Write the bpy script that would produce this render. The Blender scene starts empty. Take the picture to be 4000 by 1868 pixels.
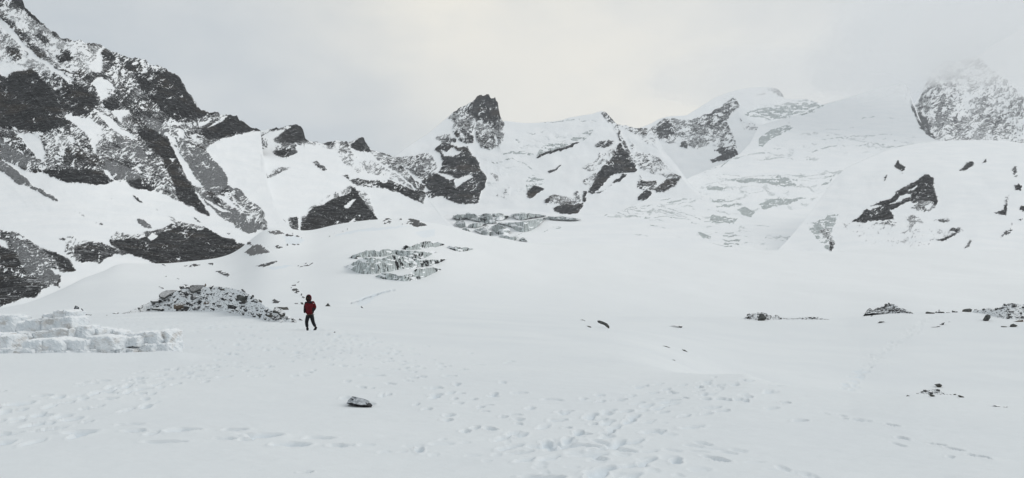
import bpy, bmesh, math, random
import numpy as np
from mathutils import Vector, Matrix
random.seed(4)
scene = bpy.context.scene
# ---------------------------------------------------------------- camera
cam_d = bpy.data.cameras.new('camera'); cam = bpy.data.objects.new('camera', cam_d)
scene.collection.objects.link(cam); scene.camera = cam
cam_d.sensor_fit = 'HORIZONTAL'; cam_d.sensor_width = 36.0; cam_d.lens = 36.0 * 2857.0 / 4000.0
cam_d.clip_start = 0.1; cam_d.clip_end = 60000
cam.location = (0, 0, 1.65); cam.rotation_euler = (math.radians(90 + 4.55), 0, 0)
# ---------------------------------------------------------------- overcast sky
SUN_AZ, SUN_EL = math.radians(82), math.radians(40)          # sun hidden by the clouds, to the right
world = bpy.data.worlds.new('World'); scene.world = world; world.use_nodes = True
wn = world.node_tree.nodes; wl = world.node_tree.links; wn.clear()
def WN(t, **k):
    n = wn.new(t)
    for a, b in k.items(): setattr(n, a, b)
    return n
out = WN('ShaderNodeOutputWorld'); bg = WN('ShaderNodeBackground'); bg.inputs['Strength'].default_value = 0.1
wl.new(bg.outputs[0], out.inputs['Surface'])
sky = WN('ShaderNodeTexSky', sky_type='NISHITA'); sky.sun_disc = False
sky.sun_elevation = SUN_EL; sky.sun_rotation = SUN_AZ; sky.altitude = 4800
tc = WN('ShaderNodeTexCoord')
def wmath(op, a, b=None, c=None, clamp=False):
    n = WN('ShaderNodeMath', operation=op); n.use_clamp = clamp
    for i, v in enumerate((a, b, c)):
        if v is None: continue
        if isinstance(v, (int, float)): n.inputs[i].default_value = v
        else: wl.new(v, n.inputs[i])
    return n.outputs[0]
def wnoise(scale, vec, det=4, rough=0.5, loc=(0, 0, 0)):
    mp = WN('ShaderNodeMapping'); mp.inputs['Scale'].default_value = scale; mp.inputs['Location'].default_value = loc
    wl.new(vec, mp.inputs['Vector'])
    n = WN('ShaderNodeTexNoise'); n.inputs['Scale'].default_value = 1; n.inputs['Detail'].default_value = det
    n.inputs['Roughness'].default_value = rough; wl.new(mp.outputs[0], n.inputs['Vector']); return n.outputs['Fac']
def wmix(f, a, b):
    n = WN('ShaderNodeMix', data_type='RGBA')
    for s, v in (('Factor', f), ('A', a), ('B', b)):
        i = [x for x in n.inputs if x.name == s and x.enabled][0]
        if isinstance(v, (int, float)): i.default_value = v
        elif isinstance(v, tuple): i.default_value = v + (1,)
        else: wl.new(v, i)
    return [o for o in n.outputs if o.enabled][0]
vec = tc.outputs['Generated']
n1 = wnoise((1.6, 1.6, 3.6), vec, 3, 0.45, (3.1, 0.4, 1.2))
n2 = wnoise((5.0, 5.0, 10.0), vec, 4, 0.55, (1.7, 2.2, 0.3))
cl = wmath('ADD', wmath('MULTIPLY', n1, 0.62), wmath('MULTIPLY', n2, 0.38))
cl = wmath('MULTIPLY_ADD', cl, 4.6, -1.85, clamp=True)
cloud = wmix(cl, (4.5, 4.88, 5.15), (6.05, 6.2, 6.15))
# brighter, warmer cloud round the hidden sun
def lobe(az, el, power, amount, src):
    d = WN('ShaderNodeVectorMath', operation='DOT_PRODUCT'); wl.new(vec, d.inputs[0]); az, el = math.radians(az), math.radians(el)
    d.inputs[1].default_value = (math.sin(az) * math.cos(el), math.cos(az) * math.cos(el), math.sin(el))
    g = wmath('MULTIPLY', wmath('POWER', wmath('MAXIMUM', d.outputs['Value'], 0.0), power), amount)
    g = wmath('MULTIPLY', g, wmath('MULTIPLY_ADD', n2, 1.6, 0.1, clamp=True), clamp=True)
    return wmix(g, src, (7.7, 7.35, 6.5))
cloud = lobe(8, 13, 45, 0.95, cloud)
cloud = lobe(-5, 24, 70, 1.0, cloud)
final = wmix(0.94, sky.outputs[0], cloud)
wl.new(final, bg.inputs['Color'])
# ---------------------------------------------------------------- weak, very soft sun through the cloud
sl = bpy.data.lights.new('sun', 'SUN'); sl.energy = 1.0; sl.angle = math.radians(40); sl.color = (1.0, 0.96, 0.9)
so = bpy.data.objects.new('sun', sl); scene.collection.objects.link(so)
so.rotation_euler = (math.radians(90) - SUN_EL, 0, math.pi - SUN_AZ)
so.rotation_euler = Vector((-math.sin(SUN_AZ) * math.cos(SUN_EL), -math.cos(SUN_AZ) * math.cos(SUN_EL), -math.sin(SUN_EL))).to_track_quat('-Z', 'Y').to_euler()
# ---------------------------------------------------------------- view and render settings
vs = scene.view_settings; vs.view_transform = 'Standard'; vs.look = 'None'; vs.exposure = 0.29; vs.gamma = 1.0; vs.use_curve_mapping = False
cy = scene.cycles; cy.max_bounces = 8; cy.diffuse_bounces = 4; cy.volume_bounces = 6
cy.use_denoising = True
# ---------------------------------------------------------------- numeric helpers
_rng = np.random.default_rng(11)
_LAT = _rng.random((16, 256, 256)) * 2 - 1
def vnoise(x, y, s=0):
    xi = np.floor(x).astype(np.int64); yi = np.floor(y).astype(np.int64)
    fx = x - xi; fy = y - yi
    fx = fx * fx * fx * (fx * (fx * 6 - 15) + 10); fy = fy * fy * fy * (fy * (fy * 6 - 15) + 10)
    L = _LAT[s % 16]
    x0 = xi & 255; x1 = (xi + 1) & 255; y0 = yi & 255; y1 = (yi + 1) & 255
    a = L[x0, y0] * (1 - fx) + L[x1, y0] * fx
    b = L[x0, y1] * (1 - fx) + L[x1, y1] * fx
    return a * (1 - fy) + b * fy
def fbm(x, y, o=4, s=0, gain=0.5):
    r = 0; a = 1; n = 0
    for k in range(o):
        r = r + a * vnoise(x * 2.03 ** k + 17.3 * k, y * 2.03 ** k - 9.1 * k, s + k); n += a; a *= gain
    return r / n
def ridged(x, y, o=4, s=0, gain=0.55):
    r = 0; a = 1; n = 0
    for k in range(o):
        r = r + a * (1 - 2 * np.abs(vnoise(x * 2.07 ** k + 5.3 * k, y * 2.07 ** k + 3.7 * k, s + k))); n += a; a *= gain
    return r / n
def sstep(a, b, x):
    t = np.clip((x - a) / (b - a), 0, 1); return t * t * (3 - 2 * t)
def uniformise(n):
    f = n.ravel(); q = np.quantile(f[::max(1, f.size // 20000)], np.linspace(0, 1, 101))
    return np.interp(n, q, np.linspace(0, 1, 101))
def blur(a, k=1):
    for _ in range(k):
        p = np.pad(a, 1, mode='edge')
        a = (p[:-2, 1:-1] + p[2:, 1:-1] + p[1:-1, :-2] + p[1:-1, 2:] + 4 * p[1:-1, 1:-1]) / 8
    return a
def inpoly(P, X, Y):
    r = np.zeros(X.shape, bool)
    x0, y0 = P.min(0); x1, y1 = P.max(0)
    box = (X >= x0) & (X <= x1) & (Y >= y0) & (Y <= y1)
    if not box.any(): return r
    x = X[box]; y = Y[box]; c = np.zeros(x.shape, bool)
    Q = np.roll(P, -1, 0)
    for (ax, ay), (bx, by) in zip(P, Q):
        if ay == by: continue
        t = (ay > y) != (by > y)
        c ^= t & (x < (bx - ax) * (y - ay) / (by - ay) + ax)
    r[box] = c
    return r
def lined(P, X, Y, w):
    m = np.zeros(X.shape)
    for (ax, ay), (bx, by) in zip(P[:-1], P[1:]):
        box = (X > min(ax, bx) - 2 * w) & (X < max(ax, bx) + 2 * w) & (Y > min(ay, by) - 2 * w) & (Y < max(ay, by) + 2 * w)
        if not box.any(): continue
        dx, dy = bx - ax, by - ay
        x = X[box]; y = Y[box]
        t = np.clip(((x - ax) * dx + (y - ay) * dy) / (dx * dx + dy * dy), 0, 1)
        d = np.hypot(x - ax - t * dx, y - ay - t * dy)
        m[box] = np.maximum(m[box], sstep(w * 0.75, w * 0.2, d))
    return m
def rasters(text, X, Y):
    """rock density, scree share, ice share and grooves at the given points of a slope"""
    global ZONE
    ZONE = np.zeros(X.shape)
    R = np.zeros(X.shape); S = np.zeros(X.shape); I = np.zeros(X.shape); Lm = np.zeros(X.shape)
    for ln in text.strip().splitlines():
        h, rest = ln.split(None, 1); P = pts(rest); k = h[0]; v = float(h[1:]) if len(h) > 1 else 1.0
        if k == 'L':
            Lm = np.maximum(Lm, lined(P, X, Y, v)); continue
        m = inpoly(P, X, Y)
        if k == 'X': ZONE[m] = v
        elif k == 'R': R[m] = v; S[m] = 0; I[m] = 0
        elif k == 'S': R[m] = v; S[m] = 1
        elif k == 'W': R[m] = 0; S[m] = 0; I[m] = 0
        elif k == 'I': I[m] = v; R[m] = 0
    return R, S, I, Lm
# the camera's pinhole, used to turn traced outlines plus a distance into world positions
FPX, CX0, CY0 = 2857.0, 2000.0, 934.0
PITCH = math.radians(4.55); CP, SP = math.cos(PITCH), math.sin(PITCH); EYE = 1.65
def ray(px, py):
    cx = (px - CX0) / FPX; cy = -(py - CY0) / FPX
    yy = CP - cy * SP
    return cx / yy, (SP + cy * CP) / yy
def world(px, py, d):
    rx, rz = ray(px, py); return rx * d, d + 0 * rx, EYE + rz * d
def project(x, y, z):
    z = z - EYE; f = y * CP + z * SP; u = -y * SP + z * CP
    return CX0 + FPX * x / f, CY0 - FPX * u / f
# ---------------------------------------------------------------- traced rock, scree, snow and ice areas of each slope
# tile: origin in the photo's pixel grid and scale of the tracing
TILES = {'1': (0, 0, 1.719), '2': (0, 550, 1.719), '3': (700, 400, 1.719), '4': (1500, 300, 1.7183), '5': (2400, 200, 1.415),
         '6': (2200, 900, 1.2428), '7': (0, 1150, 1.6757), '8': (1000, 1000, 1.3857), '9': (1340, 920, 4.6), 'a': (1700, 800, 4.2933),
         'b': (0, 1180, 4.6275), 'c': (350, 1200, 5.0125), 'd': (480, 1090, 7.078), 'e': (800, 1090, 6.332), 'f': (2850, 1160, 5.152),
         'g': (3350, 1160, 3.963), 'h': (3400, 1450, 4.2933), 's': (0, 0, 1.0)}

def pts(txt):
    out = []; t = TILES['s']
    for w in txt.split():
        if w[0] == '@':
            t = TILES[w[1]]; continue
        x, y = w.split(',')
        out.append((t[0] + float(x) / t[2], t[1] + float(y) / t[2]))
    return np.array(out)

# letters: R density of rock 0-1, S scree, W clean snow, I ice, L a groove line (width px)
MASK_A = '''
R.62 @1 -300,-300 300,-200 500,150 1300,400 1800,700 1800,860 1719,885 1640,900 1560,915 1450,945 1400,975 1385,1000 @3 180,330 230,385 290,450 325,510 330,560 400,600 470,650 575,745 560,770 590,800 590,860 520,855 510,880 460,880 400,850 340,820 280,780 230,740 210,765 180,760 100,720 0,660 @2 1200,400 1130,370 1070,350 1040,330 1000,340 900,318 850,280 780,268 760,275 720,292 650,298 590,290 520,285 450,275 380,260 330,240 290,215 240,222 180,210 110,170 45,140 0,128 -300,60
R.28 @1 60,40 200,90 300,180 400,270 560,300 660,310 690,360 680,420 700,480 640,490 560,440 480,500 400,440 300,350 200,250 100,150 0,110 -80,60
R.3 @1 -100,120 60,200 200,350 300,430 380,480 300,500 200,460 100,430 -100,420
R.8 @1 420,330 480,340 490,400 400,420 370,370
R.75 @1 230,235 300,235 340,280 300,290
R.75 @1 30,300 120,330 150,400 90,410 40,370
W @1 0,120 60,170 130,260 200,330 280,400 360,440 430,500 500,540 450,540 360,480 280,430 200,370 120,290 50,220 0,190
W @1 -300,400 0,415 80,425 150,440 205,460 110,480 50,505 0,530 -300,600
R.96 @1 -300,560 0,500 60,515 110,480 200,460 260,480 280,530 330,580 370,660 420,750 460,830 400,860 300,890 200,880 100,860 0,850 -300,830
R.9 @1 350,600 430,560 520,560 600,610 640,660 680,700 620,720 600,770 500,780 430,740 390,700
R.93 @1 900,490 1000,470 1100,480 1180,500 1230,570 1300,680 1330,720 1390,755 1460,760 1340,790 1250,830 1150,800 1080,740 1030,680 960,620 930,560
R.95 @1 680,330 740,350 790,390 760,410 700,400 690,370
R.95 @1 830,440 900,410 940,420 960,450 900,480 860,470
R.95 @1 1340,880 1420,830 1530,780 1590,770 1610,805 1719,850 1800,880 1719,882 1560,900 1480,930 1400,925 1350,900
R.95 @1 690,680 760,650 800,690 800,735 740,745 700,720
R.95 @1 40,-60 155,0 165,45 215,90 300,160 240,140 150,60 100,30
R.9 @1 330,200 390,235 400,270 360,240
R.92 @1 940,840 1050,880 1150,960 1200,1050 1230,1130 1180,1130 1080,1060 1000,980 930,900
R.85 @1 480,900 600,960 680,1050 640,1120 560,1130 500,1050
R.93 @2 200,190 300,200 420,190 520,190 640,200 720,240 760,275 720,295 640,297 540,285 440,270 330,235 290,215 230,218
R.93 @2 1080,100 1150,150 1240,240 1290,300 1330,370 1370,430 1410,515 1380,500 1300,450 1200,390 1170,300 1120,200
R.97 @2 860,280 900,275 960,290 1030,310 1035,330 1000,340 940,315 900,318 870,300
S.75 @2 0,-20 100,60 200,100 260,150 200,190 100,160 0,120
S.9 @2 -200,60 0,130 40,145 100,200 160,240 220,300 300,340 390,400 380,408 300,370 200,310 130,290 60,240 0,200 -200,120
S.72 @3 0,240 100,300 180,330 230,385 290,450 325,510 330,560 290,590 240,610 150,570 90,500 50,430 0,380
S.6 @3 330,565 400,580 450,640 520,690 575,745 545,750 490,690 430,670 360,600
S.85 @3 150,600 260,690 400,730 470,780 530,800 590,850 520,850 510,875 460,880 400,850 280,770 200,700
S.7 @2 700,120 850,170 950,250 860,270 780,260 720,200
S.6 @1 980,780 1100,830 1180,870 1250,950 1200,960 1080,900 980,850
S.7 @1 760,900 900,960 1000,1040 950,1080 820,1000
W @1 600,440 640,400 660,340 700,310 680,370 690,400 690,440 670,490 630,480 600,455
W @1 640,530 690,520 740,560 780,610 700,600 740,640 690,670 660,640 640,590 615,565
W @1 745,745 800,735 860,740 870,755 830,790 820,830 790,800 765,770
W @1 630,730 680,765 740,790 800,850 870,890 905,930 850,915 780,890 720,840 670,780
W @1 440,775 500,780 560,790 620,800 670,840 690,890 650,900 655,955 600,930 560,880 500,830 450,800
W @1 600,930 640,970 655,1040 640,1030 610,980
W @1 100,880 150,900 200,890 260,930 300,980 310,1030 290,1080 250,1060 200,1000 150,940
R.4 @1 270,930 400,930 460,900 500,940 480,1000 440,960 400,980 330,970
W @1 350,600 410,570 420,585 370,610
W @1 1115,905 1180,930 1195,985 1160,960
W @1 1210,870 1240,880 1240,925 1215,925 1195,900
W @1 1330,830 1410,800 1400,820 1340,860
W @1 1380,865 1480,800 1530,780 1500,810 1400,860
W @1 950,480 1010,440 970,480
W @1 890,430 920,415 930,425 900,440
W @1 1140,1070 1180,1070 1160,1090
W @1 900,1125 925,1130 955,1165 930,1155
W @1 120,1010 150,1020 155,1035
W @1 1000,1010 1030,1025 1010,1030
W @2 690,200 735,200 765,275 735,250 710,225
W @2 1125,-30 1200,70 1240,170 1290,240 1350,320 1300,300 1260,250 1220,170 1175,90
W @2 1300,320 1400,430 1480,510 1560,560 1640,610 1660,640 1500,620 1410,515 1370,430
W @3 0,345 50,400 90,470 130,530 160,575 120,560 70,500 20,430
W @3 170,640 250,690 320,720 360,745 300,735 220,700
W @3 340,600 400,680 480,740 440,730 370,670 
W @3 240,620 330,640 380,690 420,730 350,700 280,650
R.95 @2 735,690 740,650 790,620 860,640 960,640 1000,620 1080,595 1150,562 1230,552 1320,562 1380,582 1440,620 1500,650 1570,665 1640,700 1600,760 1530,790 1440,812 1330,815 1250,822 1150,830 1050,822 960,790 880,768 830,745 780,720
R.6 @2 735,660 790,615 880,630 1000,612 1090,585 1230,548 1380,575 1360,600 1200,580 1080,620 960,650 860,655 760,680
W @2 990,650 1030,620 1060,640 1010,670
W @2 750,650 780,640 775,665
R.72 @2 430,760 445,700 520,672 620,680 720,695 800,730 870,765 780,770 700,790 670,818 560,815 480,790
R.7 @2 -300,580 60,605 120,620 180,655 240,700 290,728 380,755 430,775 460,800 500,850 510,870 465,888 400,880 360,865 410,910 415,940 390,965 410,995 350,970 290,1000 250,1030 230,1060 150,1055 80,1090 0,1120 -300,1200
S.75 @2 60,640 180,700 300,780 360,860 400,920 380,960 300,960 180,880 120,780
R.94 @2 -300,880 60,890 130,930 200,950 250,990 230,1055 150,1050 80,1085 0,1115 -300,1200
R.95 @2 0,700 60,740 130,790 130,840 60,850 0,830
R.9 @2 300,735 380,755 430,775 500,855 500,870 460,880 400,840
W @2 -60,640 40,680 60,730 30,720 -60,680
W @2 340,860 400,870 410,910 370,900
R.75 @2 500,468 540,485 578,510 550,500
R.75 @2 630,548 680,558 720,578 670,570
R.75 @2 890,365 930,380 970,425 920,400
S.95 @2 920,525 970,530 1010,560 1032,590 980,585 930,555
R.55 @2 1040,450 1100,490 1180,530 1190,550 1120,500
R.7 @2 1140,530 1250,550 1180,560
S.85 @2 1290,507 1320,520 1358,550 1310,530
R.8 @2 740,388 758,390 750,396
R.95 @2 395,658 440,655 438,668 400,668
R.95 @2 455,652 500,645 500,658
R.4 @2 440,680 520,660 600,670 560,690 470,700
R.6 @2 1508,622 1540,620 1540,630
'''
MASK_B = '''
R.55 @3 490,250 540,215 600,185 650,155 740,140 800,140 840,200 870,262 830,290 780,300 790,340 760,360 700,372 640,350 610,310 540,320 500,290
R.93 @3 660,240 720,180 780,140 820,140 838,210 860,260 800,275 740,270 700,250
R.95 @3 640,340 690,310 740,320 790,345 740,365 700,372 650,358
R.95 @3 620,175 665,155 670,180 630,190
W @3 600,200 680,190 720,180 660,230 620,250 560,240
W @3 580,260 650,270 690,290 640,300
R.8 @3 390,460 400,380 450,370 480,340 500,375 460,400 500,420 450,470 455,515 410,500
R.42 @3 470,490 520,470 600,480 650,440 770,430 700,460 640,495 560,510 500,520
R.42 @3 850,262 960,250 1100,250 1180,250 1150,330 1200,380 1100,360 1050,320 950,300 880,290
R.8 @3 940,275 1000,258 1080,262 1010,300
R.8 @3 1060,262 1130,250 1140,290 1090,290
R.95 @3 1150,300 1200,240 1245,220 1275,290 1295,325 1240,335 1190,330
R.55 @3 1280,300 1390,335 1440,360 1500,420 1570,500 1660,590 1600,590 1540,530 1480,480 1400,430 1340,400 1300,350
R.7 @3 890,410 920,395 960,420 1000,455 980,466 930,440
R.74 @3 1095,490 1130,480 1145,520 1200,515 1300,530 1400,520 1480,550 1560,580 1660,600 1640,680 1570,655 1500,610 1400,580 1320,575 1200,560 1150,530
R.93 @3 1340,540 1420,545 1500,580 1560,640 1500,620 1400,580 1350,570
R.32 @3 1200,380 1320,400 1440,470 1580,580 1500,550 1380,500 1260,470
R.18 @3 1050,330 1200,370 1250,450 1200,480 1100,400
R.12 @3 200,330 500,420 620,430 450,520 300,480
R.96 @3 820,880 825,830 850,780 870,730 930,690 980,655 1040,640 1100,630 1145,600 1150,565 1180,570 1210,630 1270,700 1310,750 1340,800 1300,825 1150,835 1100,840 1040,862 940,890 870,905
W @3 1100,700 1160,660 1190,655 1130,710
W @3 1120,820 1180,780 1190,790 1140,830
R.35 @3 1200,600 1270,600 1290,690 1320,760 1260,690
R.4 @3 860,720 980,640 1150,560 1140,600 1040,650 930,700
S.8 @3 590,800 640,800 670,850 620,860
R.8 @3 670,770 700,780 730,850 700,850
R.8 @3 740,780 790,770 805,830 810,900 760,880 740,850
R.75 @3 820,770 860,760 840,850 820,880
R.5 @3 1340,800 1390,790 1380,830 1330,830
R.82 @3 1500,810 1550,780 1620,795 1690,840 1580,840
R.3 @3 1430,780 1500,790 1500,820 1430,810
'''
MASK_C = '''
X.22 @4 640,560 700,500 1060,480 1400,350 1400,300 900,360 850,480 1060,640 1060,760 930,780 720,820
R.6 @4 430,275 500,200 600,150 650,100 700,90 760,130 780,200 805,295 800,350 740,370 690,340 640,310 610,310 600,370 600,430 560,450 520,430 480,400 460,360 470,310
R.94 @4 590,170 650,110 700,95 765,130 780,220 790,290 760,290 700,310 660,300 620,290 590,250 560,220
R.42 @4 610,310 680,320 740,360 815,380 800,440 720,490 650,480 620,420
R.8 @4 480,400 560,440 600,440 600,370 540,350 480,370
R.92 @4 650,450 690,430 690,485 660,480
R.85 @4 730,460 780,440 800,410 770,470
R.93 @4 340,495 390,445 440,450 500,480 560,470 580,510 610,550 640,590 660,630 690,680 680,740 650,790 640,840 560,858 500,850 430,820 380,800 330,790 280,740 250,700 300,660 370,640 400,570 380,520
W @4 370,490 430,500 450,470 510,510 470,540 410,530
R.9 @4 350,500 400,450 440,470 430,490 370,500
R.9 @4 440,400 490,410 480,440 445,430
W @4 470,690 520,670 590,655 600,675 560,690 490,740
W @4 350,640 430,650 470,680 440,690 380,660
R.55 @4 60,540 100,540 200,530 300,510 340,560 360,620 330,660 250,690 190,650 150,620
R.7 @4 200,690 280,740 240,790 300,770 380,800 300,810 250,780
R.5 @4 340,400 440,380 450,450 380,440
I.5 @4 1060,470 1120,440 1200,430 1280,410 1330,380 1400,350 1380,400 1300,450 1200,480 1100,500 1020,540 1020,520
R.9 @4 1020,530 1080,505 1180,480 1260,450 1310,440 1260,470 1180,495 1080,525 1030,550
I.5 @4 770,515 830,505 950,500 1010,515 950,525
I.5 @4 690,550 740,580 830,545 880,555 960,600 1040,650 1070,700 1060,670 960,590 860,545 740,590
I.5 @4 990,655 1060,680 1080,720 1040,740 960,760 940,720
L5 @4 1080,310 1200,290 1300,288 1420,300
L5 @4 960,380 1010,390 1060,370
L4 @4 880,430 910,440
R.95 @4 960,770 1000,730 1040,740 1070,750 1020,790 980,828 960,800
R.5 @4 800,740 850,740 840,790 800,790
R.3 @4 720,640 800,690 770,720
R.35 @4 740,790 790,790 830,820 780,810
R.85 @4 1070,830 1110,800 1150,790 1140,820 1090,850 1100,870
R.94 @4 1130,880 1200,860 1280,860 1340,840 1330,880 1300,922 1200,920 1150,905
R.45 @4 1140,790 1240,820 1300,760 1330,820 1300,860 1200,860 1110,850
R.97 @4 1580,440 1620,500 1690,590 1690,635 1640,640 1560,650 1500,690 1440,760 1400,795 1370,780 1390,730 1440,640 1500,560 1550,490
R.85 @4 1400,790 1500,750 1600,650 1640,650 1550,720 1450,780
R.95 @4 1345,770 1365,770 1360,840 1340,835
R.45 @4 1330,690 1420,640 1440,670 1380,730 1340,720
R.55 @4 1410,460 1470,430 1520,420 1560,440 1500,470 1430,475
R.3 @4 1330,610 1400,570 1500,500 1560,470 1520,560 1440,620 1380,640
R.85 @4 1450,510 1462,510 1445,560 1440,560
R.85 @4 1098,635 1150,615 1190,588 1190,600 1150,630 1110,642
R.93 @4 1720,530 1790,520 1800,580 1780,610 1720,620
R.55 @4 1450,250 1470,215 1530,275 1570,320 1600,400 1640,480 1700,600 1650,560 1600,450 1560,370 1520,310
R.35 @4 1560,310 1700,335 1830,335 1830,480 1760,450 1700,400 1620,360
R.7 @4 1690,335 1750,340 1760,400 1710,380
R.4 @4 1640,400 1700,520 1740,510 1800,530 1840,540 1900,600 1980,670 1900,680 1800,640 1720,620 1680,560
R.9 @4 1830,740 1900,690 2000,670 1960,720 1880,775 1830,780
R.93 @4 1700,830 1710,790 1750,760 1790,770 1790,800 1740,835
R.5 @4 1710,660 1760,700 1830,700 1830,760 1740,760 1700,740
R.9 @4 0,700 60,720 130,760 200,830 240,830 210,760 150,690 80,600 0,520
'''
MASK_D = '''
R.46 @5 180,430 260,365 400,375 500,335 600,290 655,235 700,300 640,340 620,400 660,470 680,540 600,540 520,520 450,540 400,520 300,510 230,480
R.8 @5 240,395 290,370 340,420 330,470 260,480 230,440
R.85 @5 370,500 400,490 400,540 360,530
R.85 @5 545,550 600,530 670,535 680,570 620,600 540,610 530,600 590,570
R.7 @5 500,335 550,335 555,360 490,355
R.28 @5 690,370 800,400 790,440 720,440
'''
MASK_E = '''
X.9 @5 480,660 620,680 900,680 1280,650 1280,700 1180,760 1060,860 900,890 700,920 500,900 250,860 400,780
X.8 @5 0,850 200,845 480,870 700,930 680,960 450,960 200,935 0,930
X.5 @5 1050,440 1300,460 1650,450 1680,520 1500,560 1060,610 850,600 620,660 600,620 800,560
X.4 @5 0,960 300,970 700,960 1000,1000 1000,1110 700,1110 400,1040
X.5 @4 1860,600 2062,600 2062,860 1860,860
X.5 @5 700,300 1100,300 1100,400 760,420
R.62 @5 835,185 900,195 940,240 945,262 900,240 850,215
R.5 @5 780,240 830,225 840,240 790,245
I.6 @5 690,350 760,330 880,300 1000,280 1080,265 1160,300 1100,340 960,370 850,380 760,360
I.8 @5 800,490 850,440 950,410 990,420 920,460 860,490 820,530 795,520
I.5 @5 800,370 900,350 1000,350 900,380
R.75 @5 1630,240 1680,300 1680,375 1705,400 1750,440 1810,500 1740,475 1690,425 1650,340
R.14 @5 1400,230 1600,180 1720,150 1690,280 1560,250
L5 @5 1140,490 1250,480 1330,470 1450,465 1530,460
L3 @5 1170,465 1200,463
L4 @5 1165,435 1240,430
L5 @5 1360,375 1400,365 1440,358
L4 @5 1520,372 1575,370
L3 @5 1290,425 1330,422
L6 @5 1090,560 1140,540 1200,522 1260,520 1280,530
L4 @5 1330,530 1400,515
L4 @5 1430,520 1500,510
L5 @5 1510,535 1580,525 1655,512
L5 @5 1060,598 1100,598
L4 @5 820,597 900,590 980,595
L4 @5 880,540 995,542
L5 @5 760,570 850,565 905,578
L5 @5 580,640 640,600 740,570 830,560
L4 @5 490,660 560,640
L4 @5 600,680 700,695 800,685 900,690 960,685 1050,690 1180,680 1270,655
L4 @5 900,690 1000,710 1100,720 1200,695 1265,660
L4 @5 950,690 1020,720
L4 @5 1000,690 1100,705 1180,695
L4 @5 560,700 640,712 720,700
I.75 @5 570,700 650,712 750,700 800,700 900,695 960,700 1010,740 900,750 850,730 700,725
I.6 @5 505,740 560,745 620,750 620,765 570,770 510,770
I.6 @5 530,810 600,820 680,820 650,835 540,835
L4 @5 505,735 580,728 630,745
L4 @5 520,790 530,830 640,835 690,820
L4 @5 690,770 740,790 820,775
I.85 @5 800,850 860,820 980,815 1060,805 960,850 870,860 830,875
I.85 @5 670,870 730,865 780,890 760,915 700,900
I.5 @5 520,860 600,850 700,840 700,850 600,865
I.6 @5 1140,740 1180,720 1220,690 1200,720 1160,752
L4 @5 260,830 350,800 450,770 480,780
L4 @5 300,840 400,820 470,800
L3 @5 250,850 350,845 440,830
L4 @5 0,880 80,860 200,855 300,870 400,900
L4 @5 0,910 100,915 60,870
L4 @5 150,890 260,880 330,900
L4 @5 340,900 420,905 480,930
L4 @5 540,910 600,915 680,930
L4 @5 500,940 600,950 660,940
I.7 @5 540,910 680,925 660,955 520,950
I.8 @5 610,1000 660,1003 660,1008 612,1006
I.8 @5 600,1018 680,1020 680,1026 605,1026
I.8 @5 593,1040 640,1046 695,1042 690,1052 620,1055
I.8 @5 600,1060 690,1065 690,1072 610,1070
I.8 @5 600,1078 655,1080 655,1086 605,1084
I.7 @5 460,1005 490,1005 535,1025 530,1050 490,1035
L4 @4 1480,930 1540,890 1640,880 1760,885 1900,900 1960,920
L4 @4 1560,900 1620,930 1700,935
L4 @4 1500,935 1600,945 1720,940
L4 @4 1640,885 1700,900 1800,915
L3 @4 1600,895 1650,915 1740,925
L3 @4 1680,880 1720,900 1780,905
L4 @4 1750,950 1900,940 2060,960
L4 @4 1880,830 1950,805 2062,790
L4 @4 1900,845 2000,825 2062,810
I.85 @a 290,200 380,160 470,170 560,140 650,150 700,180 760,170 840,145 920,150 940,200 980,260 1020,290 960,300 850,300 760,270 640,250 560,210 460,200 400,240 480,270 500,300 500,360 430,370 370,340 350,280 310,240
I.9 @a 950,145 1100,135 1140,150 1100,180 970,185
I.95 @a 1000,200 1120,170 1240,180 1200,240 1080,260 1010,240
I.9 @a 1280,150 1400,145 1560,145 1700,150 1860,180 1760,200 1600,210 1500,240 1400,240 1290,200
I.9 @a 1060,300 1250,300 1420,290 1560,270 1700,240 1900,200 2100,200 2440,240 2200,250 2000,240 1830,240 1760,290 1680,380 1560,430 1440,465 1400,430 1320,400 1260,350
I.9 @a 560,350 640,310 760,310 800,330 740,370 600,375
I.9 @a 60,340 120,320 250,345 370,410 420,460 300,440 130,425
I.8 @a 430,430 500,380 580,430 560,480 460,470
I.95 @a 670,410 760,390 880,410 960,450 920,530 850,520 760,480
I.95 @a 960,350 1060,320 1180,360 1260,430 1220,500 1080,505 1010,450 960,420
R.6 @a 780,340 850,320 900,350 860,410 800,400
R.5 @a 1040,330 1100,340 1130,480 1070,480
I.85 @a 1070,525 1200,520 1280,540 1360,530 1380,560 1320,600 1240,590 1130,575
I.7 @a 1380,500 1470,490 1380,520
I.8 @a 1405,590 1440,565 1490,565 1540,605 1470,605
I.5 @a 1810,460 1900,430 1940,430 1840,465
I.5 @a 1940,360 2050,350 2200,345 2150,370 2050,400
I.4 @a 1030,60 1180,40 1380,20 1370,45 1190,65
R.3 @a 1600,70 1680,80 1720,130 1650,130
L4 @s 2950,880 3000,884 3040,900
L3 @s 2750,905 2850,915 2930,930
L3 @s 2990,930 3060,940 3090,960
L4 @s 2540,880 2600,890
L3 @s 2480,915 2530,925
'''
MASK_F = '''
R.62 @5 1660,310 1690,250 1720,190 1780,150 1820,150 1800,210 1740,270 1700,310 1690,330
R.8 @5 1670,320 1700,340 1740,400 1800,500 1740,470 1690,420 1680,370
R.36 @5 1700,170 1830,20 2000,30 2264,250 2264,520 1790,510 1730,400 1700,300
R.55 @5 1840,230 1900,210 1890,240 1850,260
R.55 @5 1850,390 1950,310 1900,390
R.55 @5 1970,440 2000,420 1990,440
'''
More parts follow.
